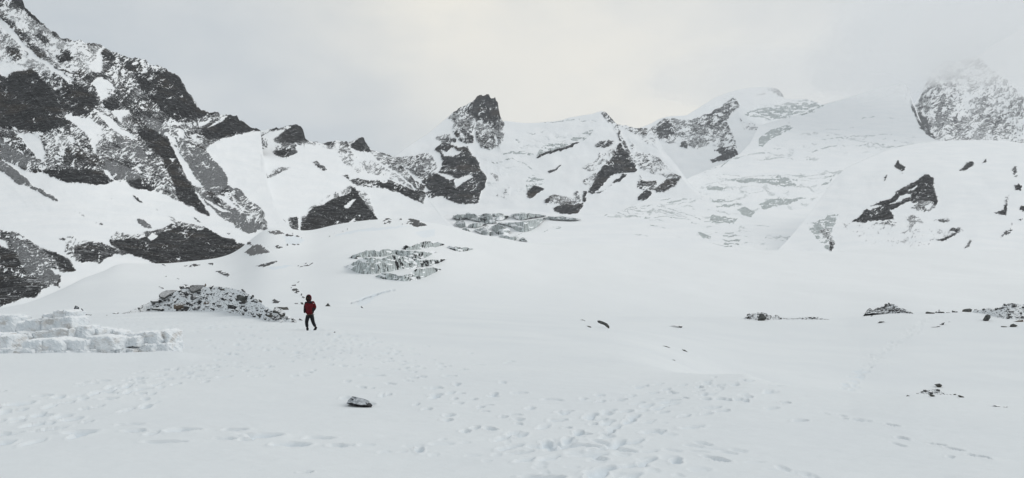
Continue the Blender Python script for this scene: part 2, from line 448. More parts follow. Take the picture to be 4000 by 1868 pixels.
MASK_H = '''
I.55 @5 1070,950 1160,930 1180,905 1240,905 1220,950 1200,1000 1215,1060 1210,1100 1190,1118 1150,1080 1110,1020 1080,990
R.85 @5 1185,1030 1215,1060 1205,1110 1190,1090
R.4 @5 1130,990 1180,980 1200,1040 1170,1040
R.9 @5 1330,935 1390,870 1470,830 1520,820 1560,780 1620,740 1680,710 1720,680 1745,680 1765,710 1765,740 1780,790 1785,840 1770,870 1720,890 1740,860 1690,840 1640,830 1580,850 1540,880 1520,870 1540,900 1545,930 1480,940 1400,940 1340,965 1270,980
W @5 1520,850 1580,800 1640,790 1640,805 1580,825
W @5 1400,860 1480,850 1420,880
W @5 1620,770 1680,740 1650,770
R.93 @5 1370,980 1400,960 1430,965 1440,1000 1400,1015 1370,1000
R.85 @5 1310,1000 1350,990 1345,1005
R.85 @5 1390,1020 1430,1020 1400,1040
R.55 @5 1440,950 1520,940 1560,950 1540,980 1480,990
R.55 @5 1270,985 1400,930 1350,960 1290,985
R.45 @5 1640,830 1750,830 1780,860 1720,890 1640,870
R.93 @5 1560,650 1545,630 1575,605 1580,625 1610,640 1600,650 1580,665
R.85 @5 1490,715 1490,690 1510,680 1500,700
R.45 @5 1545,710 1590,670 1625,655 1580,690
R.93 @5 1905,660 1940,630 1975,605 1985,620 1970,640 1930,660
R.9 @5 2040,615 2055,590 2055,610 2040,620
R.7 @5 2210,640 2225,635 2220,690 2205,690 2200,660
R.93 @5 2215,740 2240,730 2255,750 2250,780 2230,770 2210,760
R.9 @5 2240,860 2300,855 2300,890 2245,880
R.9 @5 2100,890 2150,875 2150,845 2170,840 2170,910 2150,905 2120,895
R.6 @5 2165,800 2185,795 2175,840 2160,840
R.8 @5 2230,925 2250,915 2250,930 2235,935
R.8 @5 2135,1025 2160,1000 2190,970 2200,950 2200,990 2180,1015 2150,1028
R.85 @5 1765,1030 1810,1020 1850,990 1890,970 1915,975 1910,1000 1860,1030 1810,1055 1785,1050
R.4 @5 1890,965 1935,985 1900,1010
R.65 @5 1765,940 1800,930 1840,920 1860,935 1820,945
R.85 @5 1925,1088 1950,1060 1970,1040 1975,1050 1955,1075 1935,1088
R.85 @5 1580,1097 1600,1092 1600,1100
R.2 @5 1600,910 1680,900 1700,950 1620,980
R.06 @5 1250,940 1500,960 1900,1000 1700,1080 1400,1080
'''
MASK_G = '''
R.7 @3 515,1100 580,1080 660,1066 650,1080 560,1110
I.6 @3 600,1105 700,1093 770,1090 700,1112 620,1125
R.55 @3 780,1100 840,1092 860,1078 905,1078 850,1108 800,1112
R.7 @3 245,1135 300,1133 340,1160 340,1182 290,1162
S.8 @3 590,870 650,858 710,885 640,892
R.45 @3 710,890 760,880 860,920 790,960 730,975 720,930
I.5 @3 700,900 780,900 850,925 780,960 730,950
R.7 @3 640,970 660,955 700,975 670,985
S.97 @3 440,1010 490,965 530,950 580,980 612,1013 540,1020 480,1032
R.7 @3 455,945 480,940 500,960 460,962
R.6 @2 1230,845 1300,828 1360,838 1280,852
R.7 @2 1400,825 1430,822 1437,842
R.6 @2 1085,832 1140,842 1110,850
R.35 @2 900,848 960,855 1030,860
R.45 @2 1090,900 1150,925 1130,928
R.45 @2 1060,978 1110,1000 1090,1000
R.6 @2 1180,920 1200,930 1190,932
R.68 @8 178,165 205,152 235,190 252,218 225,207 195,187
R.4 @8 218,130 242,140 228,150
R.35 @8 230,180 262,225 275,245 250,225
R.75 @8 76,242 100,236 127,248 118,258 90,257
I.45 @3 1000,900 1100,870 1300,840 1500,830 1540,835 1400,850 1200,870 1060,900
R.12 @3 920,905 1000,890 1150,840 1170,850 1000,910
I.4 @3 1580,870 1719,850 1719,890 1640,910
I.35 @8 560,230 650,200 745,180 640,225 600,270 540,265
L3 @8 510,255 600,225 660,205 745,183
R.5 @4 0,950 60,960 50,985 0,990
R.85 @4 160,965 180,950 230,965 300,1000 220,1008 180,1000
R.2 @4 100,960 160,960 180,990 120,995
'''
CREST_A = pts('@1 -520,-420 -300,-300 -60,-160 60,-70 130,-20 155,0 162,20 165,40 185,65 215,90 240,115 262,135 285,155 303,160 306,180 345,205 375,215 392,235 400,258 430,262 465,265 480,262 492,275 515,270 545,275 562,290 600,290 640,288 680,298 700,315 730,330 770,360 790,358 830,378 880,385 910,392 945,392 975,400 1000,425 1010,435 1050,440 1085,450 1110,465 1140,490 1175,492 1195,510 1212,535 1225,560 1240,575 1248,600 1265,630 1285,645 1305,670 1320,690 1325,715 1350,735 1390,750 1425,758 1460,755 1478,770 1500,770 1530,765 1560,770 1590,765 1598,785 1610,805 1640,825 1680,850 1719,855 1750,866 @3 548,192 556,300 575,420 600,560 640,690 700,790 760,850 830,890')
CREST_B = pts('@3 0,400 300,230 480,195 548,188 580,185 620,178 650,165 670,175 700,160 735,150 760,158 790,148 815,155 830,175 838,205 845,235 870,262 910,265 960,265 1010,262 1050,260 1100,262 1120,255 1140,265 1175,250 1210,240 1240,235 1250,260 1270,285 1290,315 1330,335 1380,340 1400,350 1440,365 1470,390 1500,430 1540,470 1570,510 1600,550 1640,590 1680,650 1760,760 1850,840')
CREST_C = pts('@4 -200,660 -60,590 0,570 60,540 110,510 160,470 220,430 300,380 370,320 400,295 430,270 470,240 510,210 560,185 600,160 630,130 650,122 660,130 680,125 690,115 705,118 715,140 735,150 745,140 752,160 765,180 770,220 780,260 798,295 830,298 900,308 960,312 1040,308 1100,302 1160,298 1200,290 1240,275 1300,265 1340,258 1400,250 1440,235 1475,228 1490,240 1510,260 1525,285 1560,315 1600,325 1640,330 1690,345 1740,350 1790,348 1830,400 1880,500 1960,590 2040,700 2120,780')
CREST_D = pts('@5 -150,420 0,405 100,425 200,425 240,395 270,375 320,370 350,378 400,385 440,372 470,360 500,345 530,340 560,320 590,305 610,285 640,260 655,252 670,265 690,300 740,380 820,440 900,520')
CREST_E = pts('@5 -100,460 100,440 205,400 240,378 290,362 400,355 480,305 560,255 640,225 720,205 800,200 840,198 870,200 910,215 930,240 938,262 1000,265 1070,265 1110,280 1150,295 1200,290 1350,240 1480,195 1600,165 1700,150 1800,200 1900,300 2050,420')
CREST_F = pts('@5 1500,400 1600,330 1650,300 1690,240 1720,180 1760,100 1800,75 1835,52 1880,60 1950,40 2020,20 2100,-40 2180,-80 2264,-140 2400,-200 2600,-200')
CREST_H = pts('@5 830,1150 900,1105 960,1040 1030,960 1090,880 1150,800 1200,730 1270,650 1400,590 1520,540 1660,512 1780,498 1900,492 2080,492 2180,498 2264,510 2450,560 2700,620')
# ---------------------------------------------------------------- materials
class NT:
    def __init__(s, name):
        s.m = bpy.data.materials.new(name); s.m.use_nodes = True; s.n = s.m.node_tree.nodes; s.l = s.m.node_tree.links; s.n.clear()
        s.out = s.n.new('ShaderNodeOutputMaterial'); s.b = s.n.new('ShaderNodeBsdfPrincipled'); s.l.new(s.b.outputs[0], s.out.inputs[0])
        s.b.inputs['Specular IOR Level'].default_value = 0.15; s.b.inputs['Roughness'].default_value = 0.85
        s.tc = s.n.new('ShaderNodeTexCoord')
    def set(s, i, v):
        if isinstance(v, (int, float)): i.default_value = v
        elif isinstance(v, tuple): i.default_value = v + (1,) if len(v) == 3 and i.type == 'RGBA' else v
        else: s.l.new(v, i)
    def math(s, op, a, b=None, c=None, clamp=False):
        n = s.n.new('ShaderNodeMath'); n.operation = op; n.use_clamp = clamp
        for i, v in enumerate((a, b, c)):
            if v is not None: s.set(n.inputs[i], v)
        return n.outputs[0]
    def mix(s, f, a, b):
        n = s.n.new('ShaderNodeMix'); n.data_type = 'RGBA'
        for k, v in (('Factor', f), ('A', a), ('B', b)): s.set([x for x in n.inputs if x.name == k and x.enabled][0], v)
        return [o for o in n.outputs if o.enabled][0]
    def noise(s, scale, det=4, rough=0.5, rot=(0, 0, 0), coord='Object', loc=(0, 0, 0), dist=0.0):
        mp = s.n.new('ShaderNodeMapping'); mp.vector_type = 'POINT'
        mp.inputs['Rotation'].default_value = rot; mp.inputs['Location'].default_value = loc
        s.l.new(s.tc.outputs[coord], mp.inputs['Vector'])
        m2 = s.n.new('ShaderNodeVectorMath'); m2.operation = 'MULTIPLY'; s.l.new(mp.outputs[0], m2.inputs[0]); m2.inputs[1].default_value = scale
        n = s.n.new('ShaderNodeTexNoise'); n.inputs['Scale'].default_value = 1; n.inputs['Detail'].default_value = det
        n.inputs['Roughness'].default_value = rough; n.inputs['Distortion'].default_value = dist
        s.l.new(m2.outputs[0], n.inputs['Vector']); return n.outputs['Fac']
    def ramp(s, v, a, b):
        n = s.n.new('ShaderNodeMapRange'); n.interpolation_type = 'SMOOTHSTEP'
        s.set(n.inputs['Value'], v); s.set(n.inputs['From Min'], a); s.set(n.inputs['From Max'], b); return n.outputs['Result']
    def bump(s, h, strength, dist):
        n = s.n.new('ShaderNodeBump'); n.inputs['Strength'].default_value = strength; n.inputs['Distance'].default_value = dist
        s.l.new(h, n.inputs['Height']); s.l.new(n.outputs[0], s.b.inputs['Normal'])
    def nz(s):
        g = s.n.new('ShaderNodeNewGeometry'); x = s.n.new('ShaderNodeSeparateXYZ'); s.l.new(g.outputs['Normal'], x.inputs[0]); return x.outputs[2]
    def attr(s, name):
        a = s.n.new('ShaderNodeAttribute'); a.attribute_name = name; x = s.n.new('ShaderNodeSeparateColor'); s.l.new(a.outputs['Color'], x.inputs[0]); return [x.outputs[0], x.outputs[1], x.outputs[2], a.outputs['Alpha']]
SNOW = (0.88, 0.892, 0.90)
def slope_material(name, D, tilt=25, brown=0.3, dust=1.0):
    """snow, rock, scree and ice told apart by the slope's own 'mask' attribute; D sets the real size of the grain"""
    t = NT(name); px = D / 2857.0                     # metres per photo pixel at that distance
    a = t.attr('mask'); rot = (0, math.radians(tilt), 0)
    f = lambda w: 1.0 / (w * px)
    fine = t.noise((f(5), f(5), f(2.2)), 4, 0.65, rot)
    rockm = t.ramp(t.math('ADD', a[0], t.math('MULTIPLY_ADD', fine, 1.2, -0.6)), 0.36, 0.54)
    mid = t.noise((f(30), f(30), f(9)), 6, 0.75, rot)
    rock = t.mix(t.ramp(mid, 0.40, 0.66), (0.006, 0.0065, 0.008), (0.078, 0.080, 0.084))  # lit and dark facets of the rock, put into its colour
    bn = t.noise((f(120), f(120), f(70)), 3, 0.5)
    rock = t.mix(t.math('MULTIPLY', t.ramp(bn, 0.5, 0.68), brown), rock, (0.085, 0.066, 0.048))
    ck2 = t.noise((f(45), f(45), f(7)), 3, 0.6, rot, loc=(2, 8, 3), dist=0.6)      # open joints along the bedding
    rock = t.mix(t.math('MULTIPLY', t.ramp(t.math('ABSOLUTE', t.math('SUBTRACT', ck2, 0.5)), 0.028, 0.008), 0.85), rock, (0.004, 0.004, 0.005))
    # thin snow caught on the ledges of the rock
    led = t.noise((f(7), f(7), f(2.8)), 5, 0.75, rot, loc=(3, 1, 7))
    pat = t.noise((f(13), f(13), f(100)), 4, 0.6, (0, math.radians(tilt + 17), 0), loc=(7, 7, 2), dist=0.4)   # runnels down the fall line
    dz = t.math('ADD', t.math('ADD', led, t.math('MULTIPLY_ADD', t.nz(), 0.16, -0.08)), t.math('MULTIPLY_ADD', pat, 0.5, -0.25))
    lo = t.math('MULTIPLY_ADD', a[3], 0.30, 0.375); hi = t.math('ADD', lo, 0.10)
    rock = t.mix(t.math('MULTIPLY', t.ramp(dz, lo, hi), 0.8 * dust), rock, (0.72, 0.735, 0.75))
    gr = t.noise((f(3.0), f(3.0), f(3.0)), 3, 0.7)
    gr2 = t.noise((f(7), f(7), f(4)), 3, 0.7, rot, loc=(1, 1, 1))
    scree = t.mix(t.ramp(gr, 0.42, 0.62), (0.075, 0.078, 0.082), (0.40, 0.41, 0.42))
    scree = t.mix(t.math('MULTIPLY', t.ramp(gr2, 0.56, 0.66), 0.85), scree, (0.018, 0.019, 0.021))
    rock = t.mix(a[1], rock, scree)
    st = t.noise((f(5), f(5), f(26)), 4, 0.6, (0, math.radians(-8), 0), loc=(9, 2, 0))
    ice = t.mix(t.ramp(st, 0.34, 0.62), (0.22, 0.24, 0.235), (0.60, 0.65, 0.655))
    ck = t.noise((f(16), f(16), f(22)), 2, 0.5, (0, math.radians(35), 0), dist=1.2)
    ice = t.mix(t.math('MULTIPLY', t.ramp(t.math('ABSOLUTE', t.math('SUBTRACT', ck, 0.5)), 0.02, 0.0), 0.7), ice, (0.06, 0.062, 0.06))
    drift = t.noise((f(80), f(80), f(50)), 3, 0.5, loc=(5, 5, 5))
    snow = t.mix(t.ramp(drift, 0.3, 0.7), SNOW, (0.84, 0.86, 0.875))
    icem = t.ramp(t.math('ADD', a[2], t.math('MULTIPLY_ADD', fine, 0.8, -0.4)), 0.35, 0.6)
    c = t.mix(icem, snow, ice); c = t.mix(rockm, c, rock)
    t.l.new(c, t.b.inputs['Base Color'])
    t.bump(t.math('ADD', t.math('MULTIPLY', mid, t.math('MULTIPLY', rockm, 2.0)), t.math('MULTIPLY', fine, t.math('MULTIPLY_ADD', rockm, 0.6, 0.02))), 0.9, 5 * px)
    return t.m
def speckled_material(name, s=5.0):
    t = NT(name); a = t.noise((s * 2,) * 3, 5, 0.7); b = t.noise((s * 0.5,) * 3, 3, 0.6, loc=(3, 3, 3))
    dark = t.mix(t.ramp(a, 0.35, 0.65), (0.02, 0.021, 0.024), (0.07, 0.07, 0.075)); dust = t.mix(t.ramp(a, 0.38, 0.6), (0.24, 0.26, 0.28), (0.55, 0.58, 0.61))
    v = t.math('ADD', t.math('MULTIPLY', b, 1.2), t.math('MULTIPLY_ADD', t.nz(), 0.25, -0.2))
    c = t.mix(t.ramp(v, 0.50, 0.58), dark, dust); t.l.new(c, t.b.inputs['Base Color']); t.bump(a, 0.6, 0.02)
    return t.m
def stone_material(name, base=(0.035, 0.036, 0.038), light=(0.11, 0.11, 0.112), snow=1.0, s=1.0, thr=0.62):
    t = NT(name)
    n = t.noise((3 * s, 3 * s, 6 * s), 6, 0.65)
    c = t.mix(t.ramp(n, 0.3, 0.72), base, light)
    br = t.noise((1.2 * s,) * 3, 3, 0.5, loc=(4, 4, 4)); c = t.mix(t.math('MULTIPLY', t.ramp(br, 0.52, 0.7), 0.35), c, (0.12, 0.09, 0.06))
    if snow > 0:
        g = t.noise((7 * s,) * 3, 4, 0.65, loc=(1, 2, 3))
        v = t.math('ADD', t.nz(), t.math('MULTIPLY_ADD', g, 1.1, -0.55))
        c = t.mix(t.math('MULTIPLY', t.ramp(v, thr - 0.08, thr + 0.1), snow), c, SNOW)
    t.l.new(c, t.b.inputs['Base Color']); t.bump(n, 0.5, 0.03 / s)
    return t.m
# ---------------------------------------------------------------- object helpers
col = scene.collection
def link(o, kind=None, label=None, cat=None, group=None, parent=None):
    col.objects.link(o)
    if cat: o['kind'] = 'thing'
    if kind: o['kind'] = kind
    if label: o['label'] = label
    if cat: o['category'] = cat
    if group: o['group'] = group
    if parent: o.parent = parent
    return o
def grid_mesh(name, X, Y, Z, mats, mask=None, smooth=True):
    nv, nu = X.shape; me = bpy.data.meshes.new(name)
    co = np.stack([X, Y, Z], -1).reshape(-1, 3).astype(np.float32)
    idx = np.arange(nv * nu).reshape(nv, nu)
    q = np.stack([idx[:-1, :-1], idx[:-1, 1:], idx[1:, 1:], idx[1:, :-1]], -1).reshape(-1, 4).astype(np.int32)
    me.vertices.add(len(co)); me.vertices.foreach_set('co', co.ravel())
    me.loops.add(q.size); me.loops.foreach_set('vertex_index', q.ravel())
    me.polygons.add(len(q)); me.polygons.foreach_set('loop_start', np.arange(0, q.size, 4, dtype=np.int32))
    me.polygons.foreach_set('use_smooth', np.full(len(q), smooth))
    me.update(calc_edges=True)
    if mask is not None:
        at = me.attributes.new('mask', 'FLOAT_COLOR', 'POINT')
        c = np.zeros((len(co), 4), np.float32)
        for i, m in enumerate(mask): c[:, i] = m.ravel()
        at.data.foreach_set('color', c.ravel())
    for m in (mats if isinstance(mats, (list, tuple)) else [mats]): me.materials.append(m)
    return bpy.data.objects.new(name, me)

KADD = 0.02
def slope(name, mask, px0, px1, nu, nv, crest, bot, dist, mat, tilt=25, jag=5.0, warp=9.0, seed=0, relief=1.0, big=1.0, streak=0.0, pxf=None):
    """a mountainside: crest line and foot traced, distance growing up the slope, relief and rock bands on it, and a back slope behind the crest"""
    u = np.linspace(px0, px1, nu); t = np.linspace(0, 1, nv)
    top = np.interp(u, crest[:, 0], crest[:, 1]); bt = np.interp(u, [b[0] for b in bot], [b[1] for b in bot])
    jn = fbm(u / 22, u * 0 + seed, 4, seed + 2, 0.62) * jag + ridged(u / 9, u * 0 + 3.1, 2, seed + 6) * jag * 0.35
    Rt = rasters(mask, u, top + 8)[0]
    top = top + jn * (0.12 + 0.88 * sstep(0.1, 0.6, np.convolve(Rt, np.ones(5) / 5, 'same')))
    PX = np.repeat(u[None, :], nv, 0); PY = bt[None, :] + (top - bt)[None, :] * t[:, None]
    yy = np.arange(-900, 1700, 5.0); ex = [(dist[0][0] + 400, dist[0][1] * 0.5)] + dist + [(dist[-1][0] - 500, dist[-1][1] * 1.3)]
    dd = np.log(np.interp(yy, [d[0] for d in ex][::-1], [d[1] for d in ex][::-1])); kn = np.hanning(41); dd = np.convolve(np.pad(dd, 20, mode='edge'), kn / kn.sum(), 'valid')
    D = np.exp(np.interp(PY, yy, dd))
    if pxf:
        xx_ = np.arange(-900, 4900, 10.0); ff = np.interp(xx_, [p[0] for p in pxf], [p[1] for p in pxf]); kf = np.hanning(45)
        D = D * np.interp(PX, xx_, np.convolve(np.pad(ff, 22, mode='edge'), kf / kf.sum(), 'valid'))
    wx = fbm(PX / 30, PY / 30, 5, seed + 1, 0.6) * warp; wy = fbm(PX / 30 + 40, PY / 30, 5, seed + 5, 0.6) * warp
    R, S, I, L = rasters(mask, PX + wx, PY + wy)
    zone = blur(ZONE, 4)
    cre = ridged((PX + wx * 3) / 95, (PY + wy * 2 - (PX - 2800) * 0.10) / 12, 2, seed + 15)
    cm = sstep(0.42, 0.64, cre + 0.12 * fbm(PX / 30, PY / 20, 3, 4)) * sstep(0.05, 0.5, zone + 0.35 * fbm(PX / 60, PY / 30, 3, seed + 2)) * (zone > 0.02)
    L = np.maximum(L * sstep(-0.55, -0.1, fbm(PX / 16, PY / 8, 3, 2)), cm * 0.8)
    N2 = uniformise(fbm(PX / 22, PY / 6, 4, seed + 2, 0.7)); I = sstep(-0.15, 0.2, I - N2 * 0.95) * (I > 0.02)
    inr = R > 0.1; R = np.where(inr & (R < 0.88), R + 0.03 + 0.26 * fbm(PX / 70, PY / 60, 3, seed + 7), np.where(inr, R + 0.20 * fbm(PX / 60, PY / 26, 4, seed + 7, 0.7) + KADD, R))
    Rw = blur(R, 12); R = np.where(inr, np.clip(0.45 * R + 0.55 * np.minimum(Rw / np.maximum(blur(inr * 1.0, 12), 0.05), 1.1), 0, 1), R); R = blur(np.clip(R, 0, 1), 1)
    th = math.radians(tilt); U = PX * math.cos(th) - PY * math.sin(th); V = PX * math.sin(th) + PY * math.cos(th)
    wq = fbm(PX / 75, PY / 75, 4, seed + 4) * 34
    band = fbm(U / 17, (V + wq) / 6, 5, seed + 3, 0.85)                 # bedding planes
    crag = ridged((U + wq) / 60, (V + wq) / 34, 4, seed + 8)
    N = uniformise(band + 0.25 * crag + 0.25 * fbm((PX + PY * 0.8) / 50, (PY - PX) / 160, 3, seed + 6))
    rock = sstep(-0.15, 0.15, R * 0.995 - N) * (R > 0.02)
    rs = blur(R, 3); k = D / FPX
    rel = big * (34 * fbm(PX / 230, PY / 170, 3, seed + 9) + 11 * fbm(PX / 80, PY / 60, 3, seed + 10))
    rel = rel + relief * (rs * (13 * crag + 6 * band + 5 * ridged(U / 16, V / 9, 3, seed + 7) + 4) + rock * 2.2 + blur(rock, 2) * 2)
    rel = rel + (1 - rs) * 1.0 * fbm(PX / 24, PY / 16, 3, seed + 11)
    if streak: rel = rel + streak * ridged((PX - PY * 0.8) / 26, (PX + PY) / 300, 3, seed + 12) * (0.4 + rs)
    rel = rel + zone * (9 * ridged((PX + wx * 3) / 70, (PY + wy * 2) / 18, 3, seed + 15) + 5 * fbm(PX / 26, PY / 10, 3, seed + 1)) - blur(L, 1) * 8 + blur(I, 2) * 5 * (ridged(PX / 17, PY / 40, 3, seed + 13) + fbm(PX / 40, PY / 12, 3, seed + 14))
    edge = sstep(0, 0.12, 1 - t)[:, None]
    rel = rel * (0.3 + 0.7 * edge)
    D2 = D - rel * k
    X, Y, Z = world(PX, PY, D2)
    nb = 7                                                                # the far side
    bk = (np.arange(1, nb + 1) / nb) ** 1.6 * 0.22 * D[-1].mean()
    X = np.vstack([X] + [X[-1:] * (1 + b / D[-1].mean()) for b in bk]); Z = np.vstack([Z] + [Z[-1:] - b * 0.9 for b in bk]); Y = np.vstack([Y] + [Y[-1:] + b for b in bk])
    pad = lambda a: np.vstack([a] + [a[-1:]] * nb)
    ice = np.clip(I * 0.9 + L * 0.58, 0, 1)
    o = grid_mesh(name, X, Y, Z, mat, (pad(rock), pad(blur(S, 1)), pad(ice), pad(blur(R, 1))))
    return link(o, 'structure')

M_A = slope_material('near_slope', 800, 25, 0.35)
M_B = slope_material('ridge_slope', 1300, 25, 0.1)
M_C = slope_material('peak_slope', 2300, 25, 0.55)
M_D = slope_material('far_slope', 4500, 20, 0.1)
M_E = slope_material('icefall_slope', 2400, 12, 0.1)
M_H = slope_material('dome_slope', 1000, 28, 0.1)
CREST_E1 = pts('@s 1500,960 1600,905 1700,860 1756,838 1900,814 2050,822 2250,843 2400,836 2480,800 2560,762 2650,715 2700,690 2760,665 2830,636 2890,600 2930,560 2965,490 3060,465 3150,440 3213,410 3350,372 3446,340 3530,326 @5 1620,200 1650,300 1662,320 1680,375 1700,405 1740,440 1790,492 1900,530 2500,600')
slope('distant_ice_cap', MASK_E, 2330, 3350, 360, 130, CREST_E, [(2300, 720), (3400, 720)], [(720, 5200), (300, 7200)], M_D, 20, 3, 7, 1)
slope('distant_mountain', MASK_D, 2300, 3040, 300, 140, CREST_D, [(2300, 800), (3050, 680)], [(800, 3300), (380, 4600)], M_D, 20, 7, 8, 13)
slope('cloudy_mountain', MASK_F, 3420, 4250, 300, 200, CREST_F, [(3400, 700), (4300, 700)], [(700, 4300), (230, 6000)], M_D, 28, 6, 9, 3)
KADD = -0.03
slope('rock_peak', MASK_C, 1380, 2740, 480, 260, CREST_C, [(1300, 930), (2000, 930), (2800, 880)], [(930, 1450), (850, 1750), (235, 2900)], M_C, 28, 7, 8, 4)
KADD = 0.03
slope('icefall', MASK_E, 1560, 4300, 900, 240, CREST_E1, [(1500, 1010), (2200, 985), (2400, 1000), (3000, 1030), (4300, 1040)],
      [(1040, 700), (960, 950), (850, 1500), (700, 2300), (500, 3600), (300, 5000)], M_E, 8, 3, 7, 5, big=0.8)
slope('snow_ridge', MASK_B, 1002, 1790, 320, 220, CREST_B, [(800, 960), (1200, 960), (1800, 900)], [(960, 700), (900, 800), (650, 1190), (480, 1580)], M_B, 25, 7, 8, 6, big=0.8, pxf=[(1000, 0.82), (1120, 0.84), (1500, 1.0)])
slope('snow_dome', MASK_H, 2990, 4350, 440, 200, CREST_H, [(2900, 1040), (4400, 1040)], [(1040, 600), (980, 700), (640, 1150), (540, 1600)], M_H, 30, 3, 8, 7, big=0.9, pxf=[(2990, 1.12), (3300, 1.05), (3700, 1.0)])
slope('rocky_mountain', MASK_A, -320, 1180, 540, 420, CREST_A, [(-400, 1260), (0, 1240), (200, 1200), (400, 1110), (700, 1080), (900, 1060), (1000, 1000), (1200, 960)],
      [(1260, 165), (1200, 205), (1100, 270), (1000, 350), (800, 560), (500, 800), (0, 1150), (-420, 1500)], M_A, 24, 8, 8, 8, streak=3.0, pxf=[(-300, 1.0), (300, 1.0), (700, 1.2), (1100, 1.4)])

# ---------------------------------------------------------------- the snow ground: from the camera's feet to the crest of the glacier
def stations():
    """(px, [(distance, height)...]) columns of the ground, heights from traced crest lines"""
    def h(py, d): return EYE + ray(2000.0, py)[1] * d
    P = [-500, 0, 150, 300, 450, 700, 850, 930, 1000, 1043, 1206, 1305, 1450, 1573, 1700, 1900, 2100, 2500, 2900, 3300, 3550, 4000, 4500]
    c3 = np.interp(P, [-500, 0, 400, 700, 1000, 1250, 1650, 2100, 2500, 2900, 3300, 3568, 4000, 4500], [1238, 1233, 1225, 1214, 1200, 1196, 1209, 1229, 1240, 1246, 1248, 1222, 1222, 1215])
    c7 = np.interp(P, [-500, 0, 150, 250, 400, 640, 730, 840, 930, 956, 1000, 1043, 1206, 1250, 1305, 1369, 1573, 1650, 1760, 1900, 2000, 2200, 2700, 3000, 4000, 4500],
                   [1240, 1208, 1172, 1120, 1032, 1034, 1030, 1024, 992, 962, 930, 903, 921, 916, 900, 883, 877, 890, 908, 938, 955, 970, 981, 989, 987, 985])
    d7 = np.interp(P, [-500, 0, 200, 400, 800, 1040, 1300, 2000, 4500], [150, 200, 240, 300, 400, 480, 560, 640, 640])
    c2 = np.interp(P, [2900, 3250, 3550, 4000, 4500], [1471, 1527, 1546, 1560, 1575])
    rows = []
    for i, p in enumerate(P):
        r = [(2.0, 0), (8, 0)]
        w = float(sstep(2000, 2900, p))
        if p <= 2100:
            d3 = np.interp(p, [0, 1300, 2100], [90, 95, 120]); z3 = h(c3[i], d3)
            r += [(13, 0.0), (36, float(np.interp(p, [0, 1300, 2100], [0, 0, -0.5]))), (60, z3 * 0.5 + (0 if p < 1300 else -0.3)), (d3, z3)]
            r += [(d3 + 22, z3 - 1.2)]
        else:
            d2 = float(np.interp(p, [2100, 2900, 3550, 4500], [18, 15, 12, 11.5])); z2 = h(c2[i], d2) if p >= 2900 else -0.15
            d3 = float(np.interp(p, [2100, 2900, 4500], [120, 140, 150])); z3 = h(c3[i], d3)
            if p < 2900: r += [(d2, -0.1), (50, -1.4), (d3 * 0.75, h(c3[i] + 32, d3 * 0.75)), (d3, z3), (d3 + 30, z3 - 1.0)]
            else: r += [(d2, z2), (28, -4.6 if p > 3000 else -2.2), (52, h(c2[i] + 8, 52)), (95, h(0.42 * c2[i] + 0.58 * c3[i], 95)), (d3, z3), (d3 + 30, z3 - 2.0)]
        dm = math.sqrt((r[-1][0] + 20) * d7[i]); e = r[-1]
        z7 = h(c7[i], d7[i])
        r += [(dm, e[1] + (z7 - e[1]) * (0.32 if d7[i] > 250 else 0.5)), (d7[i], z7), (d7[i] * 1.25, z7 - d7[i] * 0.05), (d7[i] * 1.8, z7 - d7[i] * 0.25)]
        rows.append(r)
    return P, rows
def hermite(xs, ys, x):
    xs = np.array(xs, float); ys = np.array(ys, float); lx = np.log(xs); q = np.log(x)
    h = np.diff(lx); dl = np.diff(ys) / h; m = np.zeros(len(xs)); m[0] = dl[0]; m[-1] = dl[-1]
    for i in range(1, len(xs) - 1):
        if dl[i - 1] * dl[i] > 0: w1 = 2 * h[i] + h[i - 1]; w2 = h[i] + 2 * h[i - 1]; m[i] = (w1 + w2) / (w1 / dl[i - 1] + w2 / dl[i])
    k = np.clip(np.searchsorted(lx, q) - 1, 0, len(xs) - 2); t = (q - lx[k]) / h[k]; t = np.clip(t, 0, 1)
    return (2 * t**3 - 3 * t**2 + 1) * ys[k] + (t**3 - 2 * t**2 + t) * h[k] * m[k] + (-2 * t**3 + 3 * t**2) * ys[k + 1] + (t**3 - t**2) * h[k] * m[k + 1]
GU = np.arange(-500, 4501, 5.0); RX = (GU - 2000) / FPX
g1 = 4714.0 / np.arange(2300, 910, -30); g2 = 4714.0 / np.arange(910, 118, -2.3)
GD = np.concatenate([g1, g2, np.geomspace(g2[-1] * 1.006, 1100, 330)])
_P, _R = stations(); cols = np.array([hermite([a for a, b in r], [b for a, b in r], GD) for r in _R])
GZ = np.empty((len(GD), len(GU)))
_pr = (np.array(_P) - 2000) / FPX
for i in range(len(GD)):
    GZ[i] = np.interp(RX, _pr, cols[:, i])
_i = np.searchsorted(GD, 130)
for k in range(70):                                     # soften the joins between columns
    s_ = slice(0, None) if k < 10 else slice(_i, None)
    GZ[s_, 1:-1] = (GZ[s_, :-2] + 2 * GZ[s_, 1:-1] + GZ[s_, 2:]) / 4
_a, _b = np.searchsorted(GD, [16, 125]); _c, _d = np.searchsorted(GU, [2050, 3350]); _o = GZ.copy()
for k in range(900): GZ[_a:_b, _c:_d] = (GZ[_a:_b, _c - 1:_d - 1] + 2 * GZ[_a:_b, _c:_d] + GZ[_a:_b, _c + 1:_d + 1]) / 4
_k = (sstep(16, 22, GD) * (1 - sstep(95, 125, GD)))[:, None]; GZ = _o * (1 - _k) + GZ * _k
GX = RX[None, :] * GD[:, None]; GY = np.repeat(GD[:, None], len(GU), 1)
far = sstep(60, 300, GD)[:, None]; 
